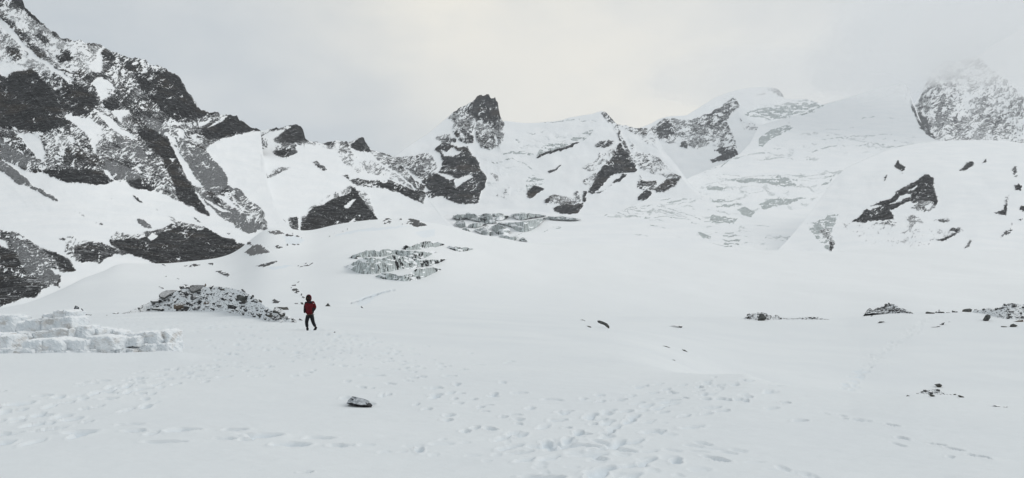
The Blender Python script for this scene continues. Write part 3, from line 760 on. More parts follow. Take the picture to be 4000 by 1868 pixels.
GZ = GZ + far * (2.2 * fbm(GX / 60, GY / 90, 4, 3, 0.45)) + 0.15 * sstep(3, 30, GD)[:, None] * fbm(GX / 7, GY / 11, 3, 5) * (1 - sstep(60, 90, GD)[:, None]) + 0.022 * fbm(GX / 0.9, GY / 0.5, 4, 6, 0.6) * (1 - sstep(20, 50, GD)[:, None])
GPX, GPY = project(GX, GY, GZ)
def ground_at(px, py, dmin=0, dmax=1e9):
    """first point of the snow seen at a photo pixel"""
    j = int(round((px - GU[0]) / 5.0)); j = min(max(j, 0), len(GU) - 1)
    c = GPY[:, j]; ok = np.where((c <= py) & (GD >= dmin) & (GD <= dmax))[0]
    if len(ok) == 0: k = np.argmin(np.where((GD >= dmin) & (GD <= dmax), c, 1e9))
    else: k = ok[0]
    if k > 0 and c[k - 1] > py >= c[k]:
        f = (c[k - 1] - py) / (c[k - 1] - c[k]); d = GD[k - 1] + f * (GD[k] - GD[k - 1]); z = GZ[k - 1, j] + f * (GZ[k, j] - GZ[k - 1, j])
    else: d = GD[k]; z = GZ[k, j]
    return Vector((d * (px - 2000) / FPX, d, z))
def zg(x, y):
    j = np.clip((x / y - RX[0]) / (RX[1] - RX[0]), 0, len(GU) - 1.001); i = np.clip(np.interp(y, GD, np.arange(len(GD))), 0, len(GD) - 1.001)
    a = int(i); b = int(j); fi = i - a; fj = j - b
    return float((GZ[a, b] * (1 - fj) + GZ[a, b + 1] * fj) * (1 - fi) + (GZ[a + 1, b] * (1 - fj) + GZ[a + 1, b + 1] * fj) * fi)
DIP = np.zeros_like(GZ); RIM = np.zeros_like(GZ); PRINT_BLUE = np.zeros_like(GZ)
def dent(x, y, lx, ly, depth, rim=0.3, ang=0.0, tail=0.0):
    depth *= 0.9
    """a footprint: an oval hollow with a steep far wall and a slight rim"""
    r = 1.7 * max(lx, ly)
    i0, i1 = np.searchsorted(GD, [y - r, y + r]); jj = np.searchsorted(RX, [(x - r) / max(y, 1), (x + r) / max(y, 1)])
    if i1 - i0 < 1 or jj[1] - jj[0] < 1: return
    sl = (slice(max(i0 - 1, 0), i1 + 1), slice(max(jj[0] - 1, 0), jj[1] + 1))
    X = GX[sl] - x; Y = GY[sl] - y; ca, sa = math.cos(ang), math.sin(ang)
    a = (X * ca + Y * sa) / lx; b = (-X * sa + Y * ca) / ly
    q = np.sqrt(a * a + b * b) + 0.22 * vnoise((GX[sl]) / (lx * 0.7), (GY[sl]) / (ly * 0.8) + x, 3)
    f = sstep(1.05, 0.55, q)
    DIP[sl] = np.maximum(DIP[sl], f * depth); PRINT_BLUE[sl] = np.maximum(PRINT_BLUE[sl], f * min(1.0, depth / 0.08))
    RIM[sl] = np.maximum(RIM[sl], rim * depth * np.exp(-((q - 1.15) / 0.18) ** 2) * 0.6)
rng = random.Random(5)
def oval(tile, x, y, w, h, k=1.0):
    t = TILES[tile]; px = t[0] + x / t[2]; py = t[1] + y / t[2]
    g = ground_at(px, py, 3, 60); s = g.y / FPX
    lx = 0.5 * w / t[2] * s * (0.8 if (tile == '8' and y > 985) else 1.0); ly = max(0.5 * h / t[2] * s * g.y / EYE, 0.06)
    dent(g.x, g.y, lx, min(ly, 0.35), min(0.10, 0.03 + 0.35 * min(lx, ly)) * k * (0.24 if (tile == '8' and y > 985) or tile == '6' else 1.0))
for o_ in ((45,637,50,18),(320,665,120,14),(175,715,160,26),(395,720,60,22),(470,708,90,22),(180,758,80,22),(300,785,80,26),(25,838,80,34),(178,832,60,24),(265,853,100,38),(355,845,80,28),(520,820,120,30),(620,832,80,14),
    (560,905,250,26),(20,925,100,24),(60,975,160,36),(270,972,95,48),(920,895,160,22),(1035,912,90,26),(1215,888,230,30),(1120,967,290,18),(1570,888,170,18),(1500,943,170,14),(1640,952,120,16),(1760,925,240,34),
    (1930,982,230,34),(2110,942,200,16),(2240,992,180,22),(900,850,200,12),(680,733,60,22),(600,748,80,14),(740,687,120,16),(720,635,130,18),(960,617,90,12),(965,650,70,10),(830,605,80,10),(700,567,110,10),
    (930,568,90,12),(1120,552,120,12),(1210,548,120,10),(1490,540,110,14),(2020,512,90,8),(90,912,100,16),(10,748,90,16),(880,632,60,14),(1360,555,60,10),(1720,915,300,12),(2030,1165,90,20)): oval('7', *o_)
for o_ in ((630,717,45,12),(725,750,50,14),(503,680,45,12),(875,803,45,14),(930,830,60,12),(1050,862,70,16),(1040,888,65,18),(1190,930,60,20),(1135,950,60,20),(980,752,80,14),(1080,772,40,12),(1100,797,60,10),(1215,818,50,14),
    (1240,842,60,8),(1340,872,60,14),(1260,807,70,8),(1425,885,70,12),(1420,910,50,10),(1015,992,60,22),(1010,1015,170,24),(860,1028,160,16),(610,1022,120,20),(710,1062,100,20),(800,1060,80,16),(1180,1080,130,18),(1290,998,70,24),
    (1360,1005,60,30),(1330,1045,70,24),(1300,1078,90,30),(1250,1110,80,16),(970,1076,80,18),(1540,1125,110,26),(1470,1110,90,20),(1530,1145,100,22),(1600,1000,80,24),(1700,1000,110,24),(1820,910,60,12),(1880,912,60,14),
    (1880,962,70,16),(1780,965,80,12),(1680,930,60,12),(1800,1070,90,20),(1850,1110,80,20),(1830,1165,90,26),(1560,1175,80,24),(1700,1140,120,14),(1110,745,50,8),(1180,775,50,8),(960,770,60,8),(860,660,70,10),(640,645,160,8),
    (1600,780,120,8),(1440,740,80,6),(1050,650,80,8),(990,715,60,10),(1400,860,90,8),(1140,1010,80,12)): oval('8', *o_)
for o_ in ((30,1045,90,18),(60,1000,80,16),(60,1080,120,26),(150,1115,110,26),(160,1085,80,16),(270,1085,100,26),(400,1110,120,20),(500,1100,110,34),(190,940,70,12),(230,1030,70,16),(200,985,70,14),(130,1165,90,30),(270,1190,90,30),
    (420,1165,80,24),(540,1190,60,24),(640,1160,120,26),(500,990,90,16),(690,1062,180,14),(350,1050,50,12),(350,905,40,8),(480,935,40,8),(1110,1175,140,18),(900,1125,120,10),(1000,1160,120,12),(640,955,70,8)): oval('6', *o_)
def trail(tile, P, n, spread, size=1.0, depth=0.07):
    t = TILES[tile]; P = [ground_at(t[0] + x / t[2], t[1] + y / t[2]) for x, y in P]
    L = [0]
    for a, b in zip(P, P[1:]): L.append(L[-1] + (b - a).length)
    for i in range(n):
        s = rng.random() * L[-1]; k = max(j for j in range(len(L)) if L[j] <= s); k = min(k, len(P) - 2); f = (s - L[k]) / max(L[k + 1] - L[k], 1e-6)
        p = P[k].lerp(P[k + 1], f); d = (P[k + 1] - P[k]); ang = math.atan2(d.y, d.x) + rng.gauss(0, 0.3)
        x = p.x + rng.gauss(0, spread); y = p.y + rng.gauss(0, spread)
        if y < 4: continue
        dent(x, y, rng.uniform(0.15, 0.24) * size, rng.uniform(0.06, 0.10) * size * max(1, y / 22), depth * rng.uniform(0.4, 1.05), ang=ang)
trail('8', [(330,405),(420,410),(600,470),(700,530),(800,600),(900,680),(1000,760)], 130, 0.9, 1.1)
trail('8', [(-650,380),(-400,384),(-100,385),(200,390),(330,400)], 90, 1.2, 1.0)
trail('8', [(-800,330),(-400,330),(0,420),(330,430)], 110, 2.5, 1.0)
trail('8', [(330,430),(200,500),(-50,600),(-300,680)], 90, 1.2, 1.0)
trail('8', [(-100,480),(100,490),(480,500),(700,560)], 70, 1.5, 1.0)
trail('8', [(1400,1120),(1550,1060),(1700,1000),(1850,900)], 18, 0.5, 1.0)
trail('6', [(0,1050),(150,980),(300,900),(480,850),(600,800),(720,745),(850,715)], 95, 0.7, 1.0)
trail('6', [(-100,1100),(150,1100),(300,1080),(500,1120)], 12, 0.4, 1.1)
trail('6', [(1345,775),(1380,730),(1440,680),(1500,600),(1600,540),(1700,480),(1800,415)], 140, 0.4, 1.6, 0.16)
trail('6', [(600,1050),(750,1075),(900,1110),(1150,1190)], 9, 0.15, 0.8, 0.03)
trail('6', [(1200,880),(1480,945),(1600,985),(1720,1030),(1870,1075),(2060,1125)], 14, 0.12, 0.6, 0.04)
trail('7', [(0,900),(250,840),(500,780),(750,660),(1000,560),(1300,500),(1600,450)], 70, 0.6, 1.1)
trail('7', [(600,180),(1000,150),(1300,200),(1900,210)], 120, 3.0, 1.0)
GZ = GZ - DIP + RIM * (1 - sstep(0, 0.04, DIP))
# snow drift banked against the ice-block walls
def berm(P, amp, w):
    global GZ
    for i in range(len(P) - 1):
        pass
    M = np.zeros_like(GZ); sl = (slice(np.searchsorted(GD, 14), np.searchsorted(GD, 32)), slice(0, 420))
    X = GX[sl]; Y = GY[sl]; best = np.full(X.shape, 99.0)
    for (ax, ay), (bx, by) in zip(P, P[1:]):
        dx, dy = bx - ax, by - ay; t = np.clip(((X - ax) * dx + (Y - ay) * dy) / (dx * dx + dy * dy), 0, 1)
        best = np.minimum(best, np.hypot(X - ax - t * dx, Y - ay - t * dy))
    GZ[sl] = GZ[sl] + amp * np.exp(-(best / w) ** 2) * (1 + 0.25 * fbm(X / 0.8, Y / 0.8, 3, 4))
berm([(-16, 18.9), (-13.0, 18.7), (-10.8, 19.3), (-9.3, 20.3)], 0.16, 0.75)
# the hollow round the lone stone
GX_, GY_ = GX, GY
Rg, Sg, Ig, Lg = rasters(MASK_G, GPX + 7 * fbm(GPX / 22, GPY / 22, 4, 2), GPY + 4 * fbm(GPX / 22 + 9, GPY / 22, 4, 4))
thr = uniformise(fbm(GPX / 14, GPY / 6, 4, 9, 0.75))
fr = (GD > 70)[:, None]
rk = sstep(-0.12, 0.12, Rg - thr) * (Rg > 0.02) * fr
Ig = Ig * fr; Lg = Lg * fr
GZ = GZ + rk * 0.25 * (GD[:, None] / 250) - Lg * 1.0
t = NT('snow_ground')
a = t.attr('mask'); nn = t.noise((0.12, 0.12, 0.12), 3, 0.5); fine = t.noise((38, 38, 38), 3, 0.6); rip = t.noise((1.1, 3.2, 1.0), 4, 0.55)
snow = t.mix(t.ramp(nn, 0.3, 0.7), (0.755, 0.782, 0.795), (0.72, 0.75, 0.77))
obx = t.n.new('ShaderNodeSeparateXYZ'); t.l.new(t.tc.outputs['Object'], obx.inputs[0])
snow = t.mix(t.ramp(t.math('ADD', obx.outputs[1], t.math('MULTIPLY', nn, 60)), 60, 420), snow, (0.84, 0.857, 0.865))   # brighter light on the far snow put into the colour, growing with distance
snow = t.mix(a[2], snow, (0.61, 0.71, 0.80))      # bluish shade painted into the prints; ice and grooves share the tint
f2 = t.noise((1.4, 1.4, 1.4), 5, 0.7)
rockc = t.mix(t.ramp(f2, 0.35, 0.65), (0.03, 0.03, 0.033), (0.10, 0.10, 0.10)); rockc = t.mix(t.math('MULTIPLY', a[1], 0.6), rockc, (0.2, 0.2, 0.2))
snow = t.mix(t.ramp(t.math('ADD', a[0], t.math('MULTIPLY_ADD', f2, 1.0, -0.5)), 0.4, 0.6), snow, rockc)
t.l.new(snow, t.b.inputs['Base Color']); t.b.inputs['Roughness'].default_value = 0.7
t.bump(t.math('ADD', t.math('MULTIPLY', fine, 0.25), rip), 0.35, 0.03)
M_G = t.m
blue_mask = np.clip(PRINT_BLUE * (1 - fr), 0, 1) * 0.45 + Ig * 0.6 + Lg * 0.8
bl = np.exp(-((GX + 11.5) ** 2 / 9 + (GY - 18.6) ** 2 / 0.9)) * 0
# the same snow carried on to both sides of the view, and around and behind the camera
_gr = np.cumsum(np.geomspace(0.006, 2.2, 36)); _w = sstep(0, 0.5, _gr)[None, :]
def wing(A, k): return np.repeat(A[:, k:k + 1], len(_gr), 1)
rl = RX[0] - _gr[::-1]; rr = RX[-1] + _gr
GXx = np.hstack([rl[None] * GD[:, None], GX, rr[None] * GD[:, None]]); GYx = np.repeat(GD[:, None], GXx.shape[1], 1)
GZx = np.hstack([wing(GZ, 3)[:, ::-1], GZ, wing(GZ, -4)])
zx = lambda A: np.hstack([wing(A, 0) * 0, A, wing(A, 0) * 0])
nb_ = 14; yb = np.linspace(-60, GD[0], nb_, endpoint=False)
xr = GXx[0] * 1.0
GXx = np.vstack([np.repeat(xr[None], nb_, 0), GXx]); GYx = np.vstack([np.repeat(yb[:, None], GYx.shape[1], 1), GYx])
GZx = np.vstack([np.repeat(GZx[:1], nb_, 0), GZx])
zy = lambda A: np.vstack([np.zeros((nb_, GXx.shape[1])), zx(A)])
link(grid_mesh('snow_ground', GXx, GYx, GZx, M_G, (zy(rk), zy(Sg), zy(blue_mask))), 'structure')
# ---------------------------------------------------------------- broken ice walls of the glacier
M_ICE1 = slope_material('ice_wall', 330, 0, 0.0)
M_ICE2 = slope_material('far_ice_wall', 1500, 0, 0.0)
def ice_cliff(topt, bott, depth, mat, seed, dirt=0.1, step=2.2, back=None):
    T = pts(topt); B = pts(bott)
    x0 = max(T[0, 0], B[0, 0]); x1 = min(T[-1, 0], B[-1, 0]); nu = max(6, int((x1 - x0) / step)); u = np.linspace(x0, x1, nu)
    top = np.interp(u, T[:, 0], T[:, 1]); bot = np.interp(u, B[:, 0], B[:, 1])
    top = top + (fbm(u / 13, u * 0 + seed, 3, seed) * 3.0) * sstep(0, 12, bot - top); bot = np.maximum(bot + fbm(u / 9, u * 0 + 5 + seed, 2, 3) * 1.5, top + 1)
    d = np.array([depth(a, b) for a, b in zip(u, bot)]); k = min(15, nu // 3 * 2 + 1); ker = np.ones(k) / k
    d = np.convolve(np.pad(d, k // 2, mode='edge'), ker, 'valid')[:nu]
    dt = np.array([depth(a, b) for a, b in zip(u, top)])
    hmax = (bot - top).max(); nf = max(5, int(hmax / 2.0)); t = np.linspace(-0.12, 1, nf)[:, None]
    PX = np.repeat(u[None], nf, 0); PY = bot + (top - bot) * t
    s = d / FPX
    fl = np.sin((u - x0) / (x1 - x0) * math.pi)
    rel = 10 * ridged(PX / 26, PY / 120, 3, seed) + 5 * fbm(PX / 8, PY / 40, 3, seed + 2) + 4 * fbm(PX / 20, PY / 8, 3, seed + 3) - (bot - top) * 0.30 * t
    D = d - s * rel * np.clip(fl * 4, 0, 1) - s * 2
    X, Y, Z = world(PX, PY, D)
    lip = np.clip((PY - top) / 3.0, 0, 1)
    # snow-covered shelf leading back from the brink
    r = []
    for f in (0.08, 0.3, 0.65, 1.0):
        dd = D[-1] + (np.maximum(dt, D[-1] + s * 8) * 1.01 - D[-1]) * f
        xx, yy, zz = world(u, top, dd); r.append((xx, yy, zz - s * 1.5 * f - (2 * s if f == 1 else 0)))
    X = np.vstack([X] + [a[0] for a in r]); Y = np.vstack([Y] + [a[1] for a in r]); Z = np.vstack([Z] + [a[2] for a in r])
    PXw = PX + 9 * fbm(PX / 40, PY / 22, 3, seed + 4) + (PY - top) * 0.25 * math.sin(seed)
    streak = fbm(PXw / 6, PY / 34, 4, seed + 5, 0.7) + 0.5 * fbm(PX / 60, PY / 26, 3, seed + 6)
    rock = sstep(0.50 - dirt * 0.8, 0.95 - dirt * 0.8, streak * 1.1 + 0.1) * lip
    ice = sstep(0.0, 0.7, lip) * np.ones_like(PX)
    sn = sstep(0.10, 0.4, fbm(PXw / 22, PY / 8, 4, seed + 7)) * 0.9
    end = np.minimum((u - x0), (x1 - u)) / (0.12 * (x1 - x0)); sn = np.maximum(sn, (1 - np.clip(end, 0, 1)) * sstep(-0.3, 0.3, fbm(PX / 12, PY / 9, 3, 2)))
    rock = rock * (1 - sn * 0.8)
    ice = ice * (1 - sn)
    pad = lambda a: np.vstack([a, np.zeros((4, nu))])
    return link(grid_mesh('ice_cliff', X, Y, Z, mat, (pad(rock), pad(rock * 0), pad(ice), pad(rock * 0 + 0.9))), 'structure')
dG = lambda px, py: ground_at(px, py, 120).y
for i, (a_, b_, dr) in enumerate((
    ('@9 1050,240 1130,170 1220,190 1330,140 1450,105 1600,98 1700,110 1780,130 1825,150', '@9 1050,252 1230,262 1400,256 1500,225 1600,214 1750,205 1825,160', 0.32),
    ('@9 1870,205 1910,188 2000,205 2120,210 2230,210 2335,230', '@9 1870,210 1960,255 2080,298 2200,284 2300,264 2335,236', 0.25),
    ('@9 120,385 190,345 260,320 400,270 560,262 600,290 700,250 780,240 870,255 1050,265 1110,270 1390,275 1500,290 1620,288 1690,288', '@9 120,390 190,425 320,405 430,385 560,378 720,390 760,360 960,358 1000,380 1100,390 1240,415 1370,435 1500,395 1600,335 1690,292', 0.16),
    ('@9 1250,405 1310,410 1370,440 1500,435 1650,425 1780,420 1865,413', '@9 1250,540 1340,565 1400,578 1500,552 1600,550 1700,515 1800,455 1865,417', 0.62),
    ('@9 30,545 140,510 250,450 320,415 420,395 560,405 700,415 770,385 850,345 960,345 1000,370 1080,380 1180,400 1260,440 1330,500', '@9 30,550 100,600 200,655 330,685 450,695 560,690 700,668 860,655 950,620 1060,600 1150,600 1250,600 1330,580', 0.12),
    ('@9 580,730 660,685 800,665 900,680 980,715 1080,715 1180,690 1260,630 1350,590 1500,575 1620,565 1700,585 1765,600', '@9 580,735 660,765 780,795 900,790 980,815 1100,828 1250,808 1400,780 1500,740 1600,695 1700,645 1765,605', 0.3),
    )): ice_cliff(a_, b_, dG, M_ICE1, i + 1, dr + 0.12)
dE = lambda px, py: float(np.interp(py, [700, 850, 960, 1040], [2300, 1500, 950, 700])) * 0.97
for i, (a_, b_) in enumerate((
    ('290,200 380,160 500,165 560,140 650,148 720,200 760,270', '290,215 420,240 500,215 560,220 640,255 700,262 760,275'),
    ('740,190 840,140 930,150 960,200 1000,260 1030,290', '740,200 780,270 850,300 960,300 1030,292'),
    ('950,145 1100,135 1145,152', '950,178 1050,182 1145,158'),
    ('990,205 1120,170 1240,182', '990,240 1080,262 1240,205'),
    ('1280,150 1400,145 1560,145 1700,150 1860,175', '1280,195 1400,240 1490,242 1600,210 1860,180'),
    ('1890,195 2100,195 2300,215 2440,235', '1890,225 2000,240 2200,250 2440,240'),
    ('340,290 430,260 500,290 510,340', '340,330 430,370 510,365'),
    ('550,350 640,300 760,300 800,325', '550,360 610,378 740,368 800,330'),
    ('1050,300 1250,300 1420,290 1560,262 1700,235 1850,205', '1050,305 1260,350 1330,400 1420,455 1560,430 1680,385 1780,290 1850,215'),
    ('60,325 150,320 250,345 370,405 420,450', '60,345 130,428 300,440 380,455 420,462'),
    ('430,430 500,378 580,425 600,460', '430,465 500,485 600,480'),
    ('660,410 760,395 870,405 965,450', '660,420 760,480 850,520 930,530 965,455'),
    ('940,370 1050,325 1180,370 1260,430', '940,390 1010,460 1080,505 1220,500 1260,435'),
    ('1070,520 1200,515 1290,535 1380,530', '1070,530 1140,575 1240,592 1330,600 1380,560'),
    ('1400,585 1440,562 1490,560 1545,605', '1400,600 1545,610'))):
    ice_cliff('@a ' + a_, '@a ' + b_, dE, M_ICE2, i + 3, 0.2 + 0.06 * (i % 4))
# ---------------------------------------------------------------- stones
M_SLAB = stone_material('slate_stone', s=0.8)
M_BOULD = stone_material('boulder_stone', (0.05, 0.052, 0.054), (0.15, 0.15, 0.148), 0.85, 0.8, 0.75)
M_BARE = stone_material('bare_stone', (0.035, 0.038, 0.036), (0.13, 0.135, 0.13), 0.0, 0.6)
M_DUSTY = stone_material('dusty_stone', (0.03, 0.031, 0.034), (0.10, 0.10, 0.105), 0.72, 5.0, 0.74)
M_SPECK = speckled_material('speckled_stone')
M_PALE = stone_material('pale_slab_stone', (0.30, 0.305, 0.31), (0.5, 0.5, 0.5), 0.6, 0.8, 0.8)
M_BROWN = stone_material('brown_stone', (0.07, 0.055, 0.042), (0.2, 0.165, 0.135), 0.9, 1.2, 0.7)
def hull_mesh(name, seed, sx, sy, sz, n=14, mat=M_SLAB):
    r = random.Random(seed); bm = bmesh.new()
    for i in range(n):
        v = Vector((r.gauss(0, 1), r.gauss(0, 1), r.gauss(0, 1))).normalized()
        m = max(abs(v.x), abs(v.y), abs(v.z)); v = v.lerp(v / m, 0.55)
        bm.verts.new((v.x * sx, v.y * sy, v.z * sz))
    res = bmesh.ops.convex_hull(bm, input=bm.verts)
    bmesh.ops.delete(bm, geom=[v for v in bm.verts if not v.link_faces], context='VERTS')
    bmesh.ops.bevel(bm, geom=bm.edges[:], offset=0.05 * min(sx, sy, sz), segments=1, affect='EDGES')
    me = bpy.data.meshes.new(name); bm.to_mesh(me); bm.free(); me.materials.append(mat); return me
SLABS = [hull_mesh('slab', i, 0.5, 0.38, 0.11 + 0.02 * (i % 4), 13 + i % 5) for i in range(12)]
CHUNKS = [hull_mesh('stone', 40 + i, 0.5, 0.4, 0.30, 15 + i % 5) for i in range(8)]
BOULD = [hull_mesh('boulder', 80 + i, 0.5, 0.45, 0.42, 16 + i % 4, M_BOULD) for i in range(4)]
def put(me, name, loc, size, rot, label, cat, group=None, flat=1.0):
    o = bpy.data.objects.new(name, me); o.location = loc; o.scale = (size, size * flat, size); o.rotation_euler = rot
    return link(o, None, label, cat, group)
def outline_rock(name, txt, label, cat, d=None, thick=1.0, mat=M_BARE, group=None, sink=2.0, face=0.45, seed=0, lean=0.25, jit=0.12):
    """a stone traced in outline, given its own distance, a faceted front, real thickness and a far side"""
    P = pts(txt); r = random.Random(seed); c = P.mean(0); yb = P[:, 1].max()
    if d is None: d = ground_at(c[0], yb - 0.5).y
    s = d / FPX; w = P[:, 0].max() - P[:, 0].min(); th = thick * w * s
    Q = [(p[0], p[1] + (sink if p[1] > yb - 0.25 * (yb - P[:, 1].min()) else 0)) for p in P]
    bm = bmesh.new()
    def ring(k, dy, j, up=0.0):
        out = []
        for i, q in enumerate(Q):
            x = c[0] + (q[0] - c[0]) * k; y = c[1] + (q[1] - c[1]) * k - up
            top = (c[1] - q[1]) / max(1, (yb - P[:, 1].min()))          # higher points lean away
            X, Y, Z = world(x, y, d + dy + top * th * lean + r.uniform(-j, j) * th)
            out.append(bm.verts.new((X, Y, Z)))
        return out
    a = ring(1.0, 0, 0.03); b = ring(face, -th * 0.22, jit); e = ring(0.86, th * 0.7, 0.08)
    f = ring(0.5, th, 0.05)
    n = len(Q)
    for A, B in ((a, b), (e, a), (f, e)):
        for i in range(n):
            j = (i + 1) % n
            try: bm.faces.new((A[i], A[j], B[j], B[i]))
            except ValueError: pass
    bm.faces.new(b); bm.faces.new(f[::-1])
    bmesh.ops.triangulate(bm, faces=bm.faces[:]); bmesh.ops.recalc_face_normals(bm, faces=bm.faces[:])
    base = world(c[0], yb, d); base = Vector((float(base[0]), float(base[1]), float(base[2])))
    for v in bm.verts: v.co -= base
    me = bpy.data.meshes.new(name); bm.to_mesh(me); bm.free(); me.materials.append(mat)
    o = bpy.data.objects.new(name, me); o.location = base
    return link(o, None, label, cat, group)
def slab(name, txt, label, d, tilt, thick, mat=M_SLAB, side=None, group=None, seed=0):
    """a flat slab: its traced upper face leans back by tilt, the edge drops thick px below it"""
    P = pts(txt); r = random.Random(seed); yb = P[:, 1].max(); s = d / FPX; bm = bmesh.new(); top = []; bot = []
    for p in P:
        X, Y, Z = world(p[0], p[1], d + (yb - p[1]) * tilt * s + r.uniform(-.5, .5) * s); top.append(bm.verts.new((X, Y, Z)))
        bot.append(bm.verts.new((X * 1.0, Y + 1.5 * s, Z - thick * s * r.uniform(0.85, 1.1))))
    n = len(P); bm.faces.new(top); bm.faces.new(bot[::-1])
    for i in range(n): bm.faces.new((top[i], bot[i], bot[(i + 1) % n], top[(i + 1) % n]))
    bmesh.ops.recalc_face_normals(bm, faces=bm.faces[:])
    me = bpy.data.meshes.new(name); me.materials.append(mat); me.materials.append(side or M_BARE)
    for f in bm.faces: f.material_index = 0 if f.normal.z > 0.45 else 1
    base = Vector(world(P[:, 0].mean(), yb, d)); 
    for v in bm.verts: v.co -= base
    bm.to_mesh(me); bm.free(); o = bpy.data.objects.new(name, me); o.location = base
    return link(o, None, label, 'rock slab', group)
# ---- the rubble pile left of the hiker
PT = pts('@d -60,930 0,915 200,850 350,790 520,700 640,655 800,600 980,530 1010,440 1150,340 1400,330 1600,240 1800,200 2280,180 @e 300,165 500,180 700,210 850,250 1000,300 1130,390 1200,440 1400,560 1500,660 1600,710 1800,790 1950,880 2100,920 2250,980')
PB = pts('@d -60,960 0,950 200,920 400,890 800,862 1000,872 1500,872 2000,868 2500,862 @e 500,810 900,835 1200,935 1500,1010 1800,1050 1980,1080 2250,1040')
pu = np.linspace(PT[0, 0], min(PT[-1, 0], PB[-1, 0]), 150)
ptop = np.interp(pu, PT[:, 0], PT[:, 1]) + 5; pbot = np.interp(pu, PB[:, 0], PB[:, 1]) + 3
pd = np.array([ground_at(a, b, 20, 100).y for a, b in zip(pu, pbot)]); pd = np.convolve(np.pad(pd, 12, mode='edge'), np.ones(25) / 25, 'valid')
def pile_at(px, t):
    tp = np.interp(px, pu, ptop); bt = np.interp(px, pu, pbot); d = np.interp(px, pu, pd); py = bt + (tp - bt) * t
    D = d + (bt - py) * d / FPX * 1.7
    return world(px, py, D), py, D
tt = np.linspace(-0.05, 1, 34)[:, None]; PXg = np.repeat(pu[None], 34, 0); (Xp, Yp, Zp), _, Dp = pile_at(PXg, tt)
Zp = Zp + 0.12 * fbm(PXg / 9, Dp * 1.2, 3, 5) * sstep(0, 0.1, tt)
bkd = [0.6, 1.6, 3.2, 5.5, 9]
Xp = np.vstack([Xp] + [Xp[-1:]] * 5); Yp = np.vstack([Yp] + [Yp[-1:] + b for b in bkd]); Zp = np.vstack([Zp] + [Zp[-1:] - b * 0.55 for b in bkd])
link(grid_mesh('snow_mound', Xp, Yp, Zp, M_G, (Xp * 0, Xp * 0, Xp * 0)), 'structure')
rg = random.Random(21)
def scatter(n, smin, smax, group, label, first=0, kinds=(SLABS, CHUNKS), wref=50, name='rock_slab'):
    for i in range(n):
        f = i / max(1, n - 1)
        while True:
            px = rg.uniform(pu[2], pu[-1]); w = np.interp(px, pu, pbot) - np.interp(px, pu, ptop)
            if rg.random() < w / 90: break
        t = rg.random() ** 0.9; (x, y, z), py, d = pile_at(px, t); s = d / FPX
        size = (smax - (smax - smin) * f ** 0.6) * s * (0.65 + 0.35 * min(1, w / wref))
        f_ = (px - pu[0]) / (pu[-1] - pu[0]); where = ('far left', 'left', 'centre left', 'centre right', 'right', 'far right')[min(5, int(f_ * 6))]
        up = ('foot', 'middle', 'top')[min(2, int(t * 3))]
        put(rg.choice(kinds[0] if rg.random() < 0.75 else kinds[1]), name, (x, y - size * 0.15, z + size * 0.04), size, (rg.gauss(0.25, 0.25), rg.gauss(-0.05, 0.3), rg.uniform(0, 6.28)), label % (up, where), 'rock', group)
scatter(165, 12, 34, 'slate slabs of the rubble pile', 'snow-topped slate slab at the %s of the rubble pile\'s %s part')
def stuff_rubble(name, n, sampler, smin, smax, label=None, seed=3):
    r = random.Random(seed); vs, fs = [], []
    protos = []
    for m in SLABS[:5] + CHUNKS[:4]:
        protos.append(([Vector(v.co) for v in m.vertices], [tuple(p.vertices) for p in m.polygons]))
    small = []
    for k in range(6):
        bm = bmesh.new()
        for _ in range(8): bm.verts.new((r.uniform(-.5, .5), r.uniform(-.4, .4), r.uniform(-.18, .18)))
        bmesh.ops.convex_hull(bm, input=bm.verts); bmesh.ops.delete(bm, geom=[v for v in bm.verts if not v.link_faces], context='VERTS')
        bm.verts.index_update(); small.append(([Vector(v.co) for v in bm.verts], [tuple(v.index for v in f.verts) for f in bm.faces])); bm.free()
    for i in range(n):
        loc, s = sampler(r); size = s * r.uniform(smin, smax); V, F = r.choice(small)
        M = Matrix.Rotation(r.uniform(0, 6.28), 3, 'Z') @ Matrix.Rotation(r.gauss(0.2, 0.35), 3, 'X'); b = len(vs)
        vs += [tuple(M @ v * size + loc) for v in V]; fs += [tuple(b + k for k in f) for f in F]
    me = bpy.data.meshes.new(name); me.from_pydata(vs, [], fs); me.update(); me.materials.append(M_SLAB)
    o = bpy.data.objects.new(name, me); link(o, 'stuff'); 
    if label: o['label'] = label
    return o
def smp(r):
    while True:
        px = r.uniform(pu[1], pu[-1]); w = np.interp(px, pu, pbot) - np.interp(px, pu, ptop)
        if r.random() < w / 80 + 0.08: break
    (x, y, z), py, d = pile_at(px, r.random()); return Vector((x, y, z)), d / FPX
stuff_rubble('rubble', 1300, smp, 3, 11, 'small broken slate between the slabs of the rubble pile')
dp = lambda x: float(np.interp(x, pu, pd))
D_ = lambda tx: dp(480 + tx / 7.078); E_ = lambda tx: dp(800 + tx / 6.332)
slab('rock_slab', '@d 995,435 1060,370 1200,312 1400,305 1600,318 1400,375 1280,430 1150,512 1045,490', 'broad pale grey slab tilted on the left shoulder of the rubble pile', D_(1200) + 1.5, 1.0, 8, M_PALE, seed=1)
slab('rock_slab', '@d 1870,215 1930,180 2060,165 2280,175 2250,225 2080,290 1950,345 1880,320 1840,250', 'snowy pointed slab on top of the rubble pile, right of its summit stone', D_(2000) + 2.3, 1.0, 9, M_DUSTY, seed=2)
outline_rock('rock', '@d 1560,200 1680,150 1800,165 1845,225 1780,260 1700,255 1590,270 1565,240', 'dark angular stone at the left end of the rubble pile\'s top', 'rock', D_(1700) + 2.3, 0.7, M_SLAB, seed=3)
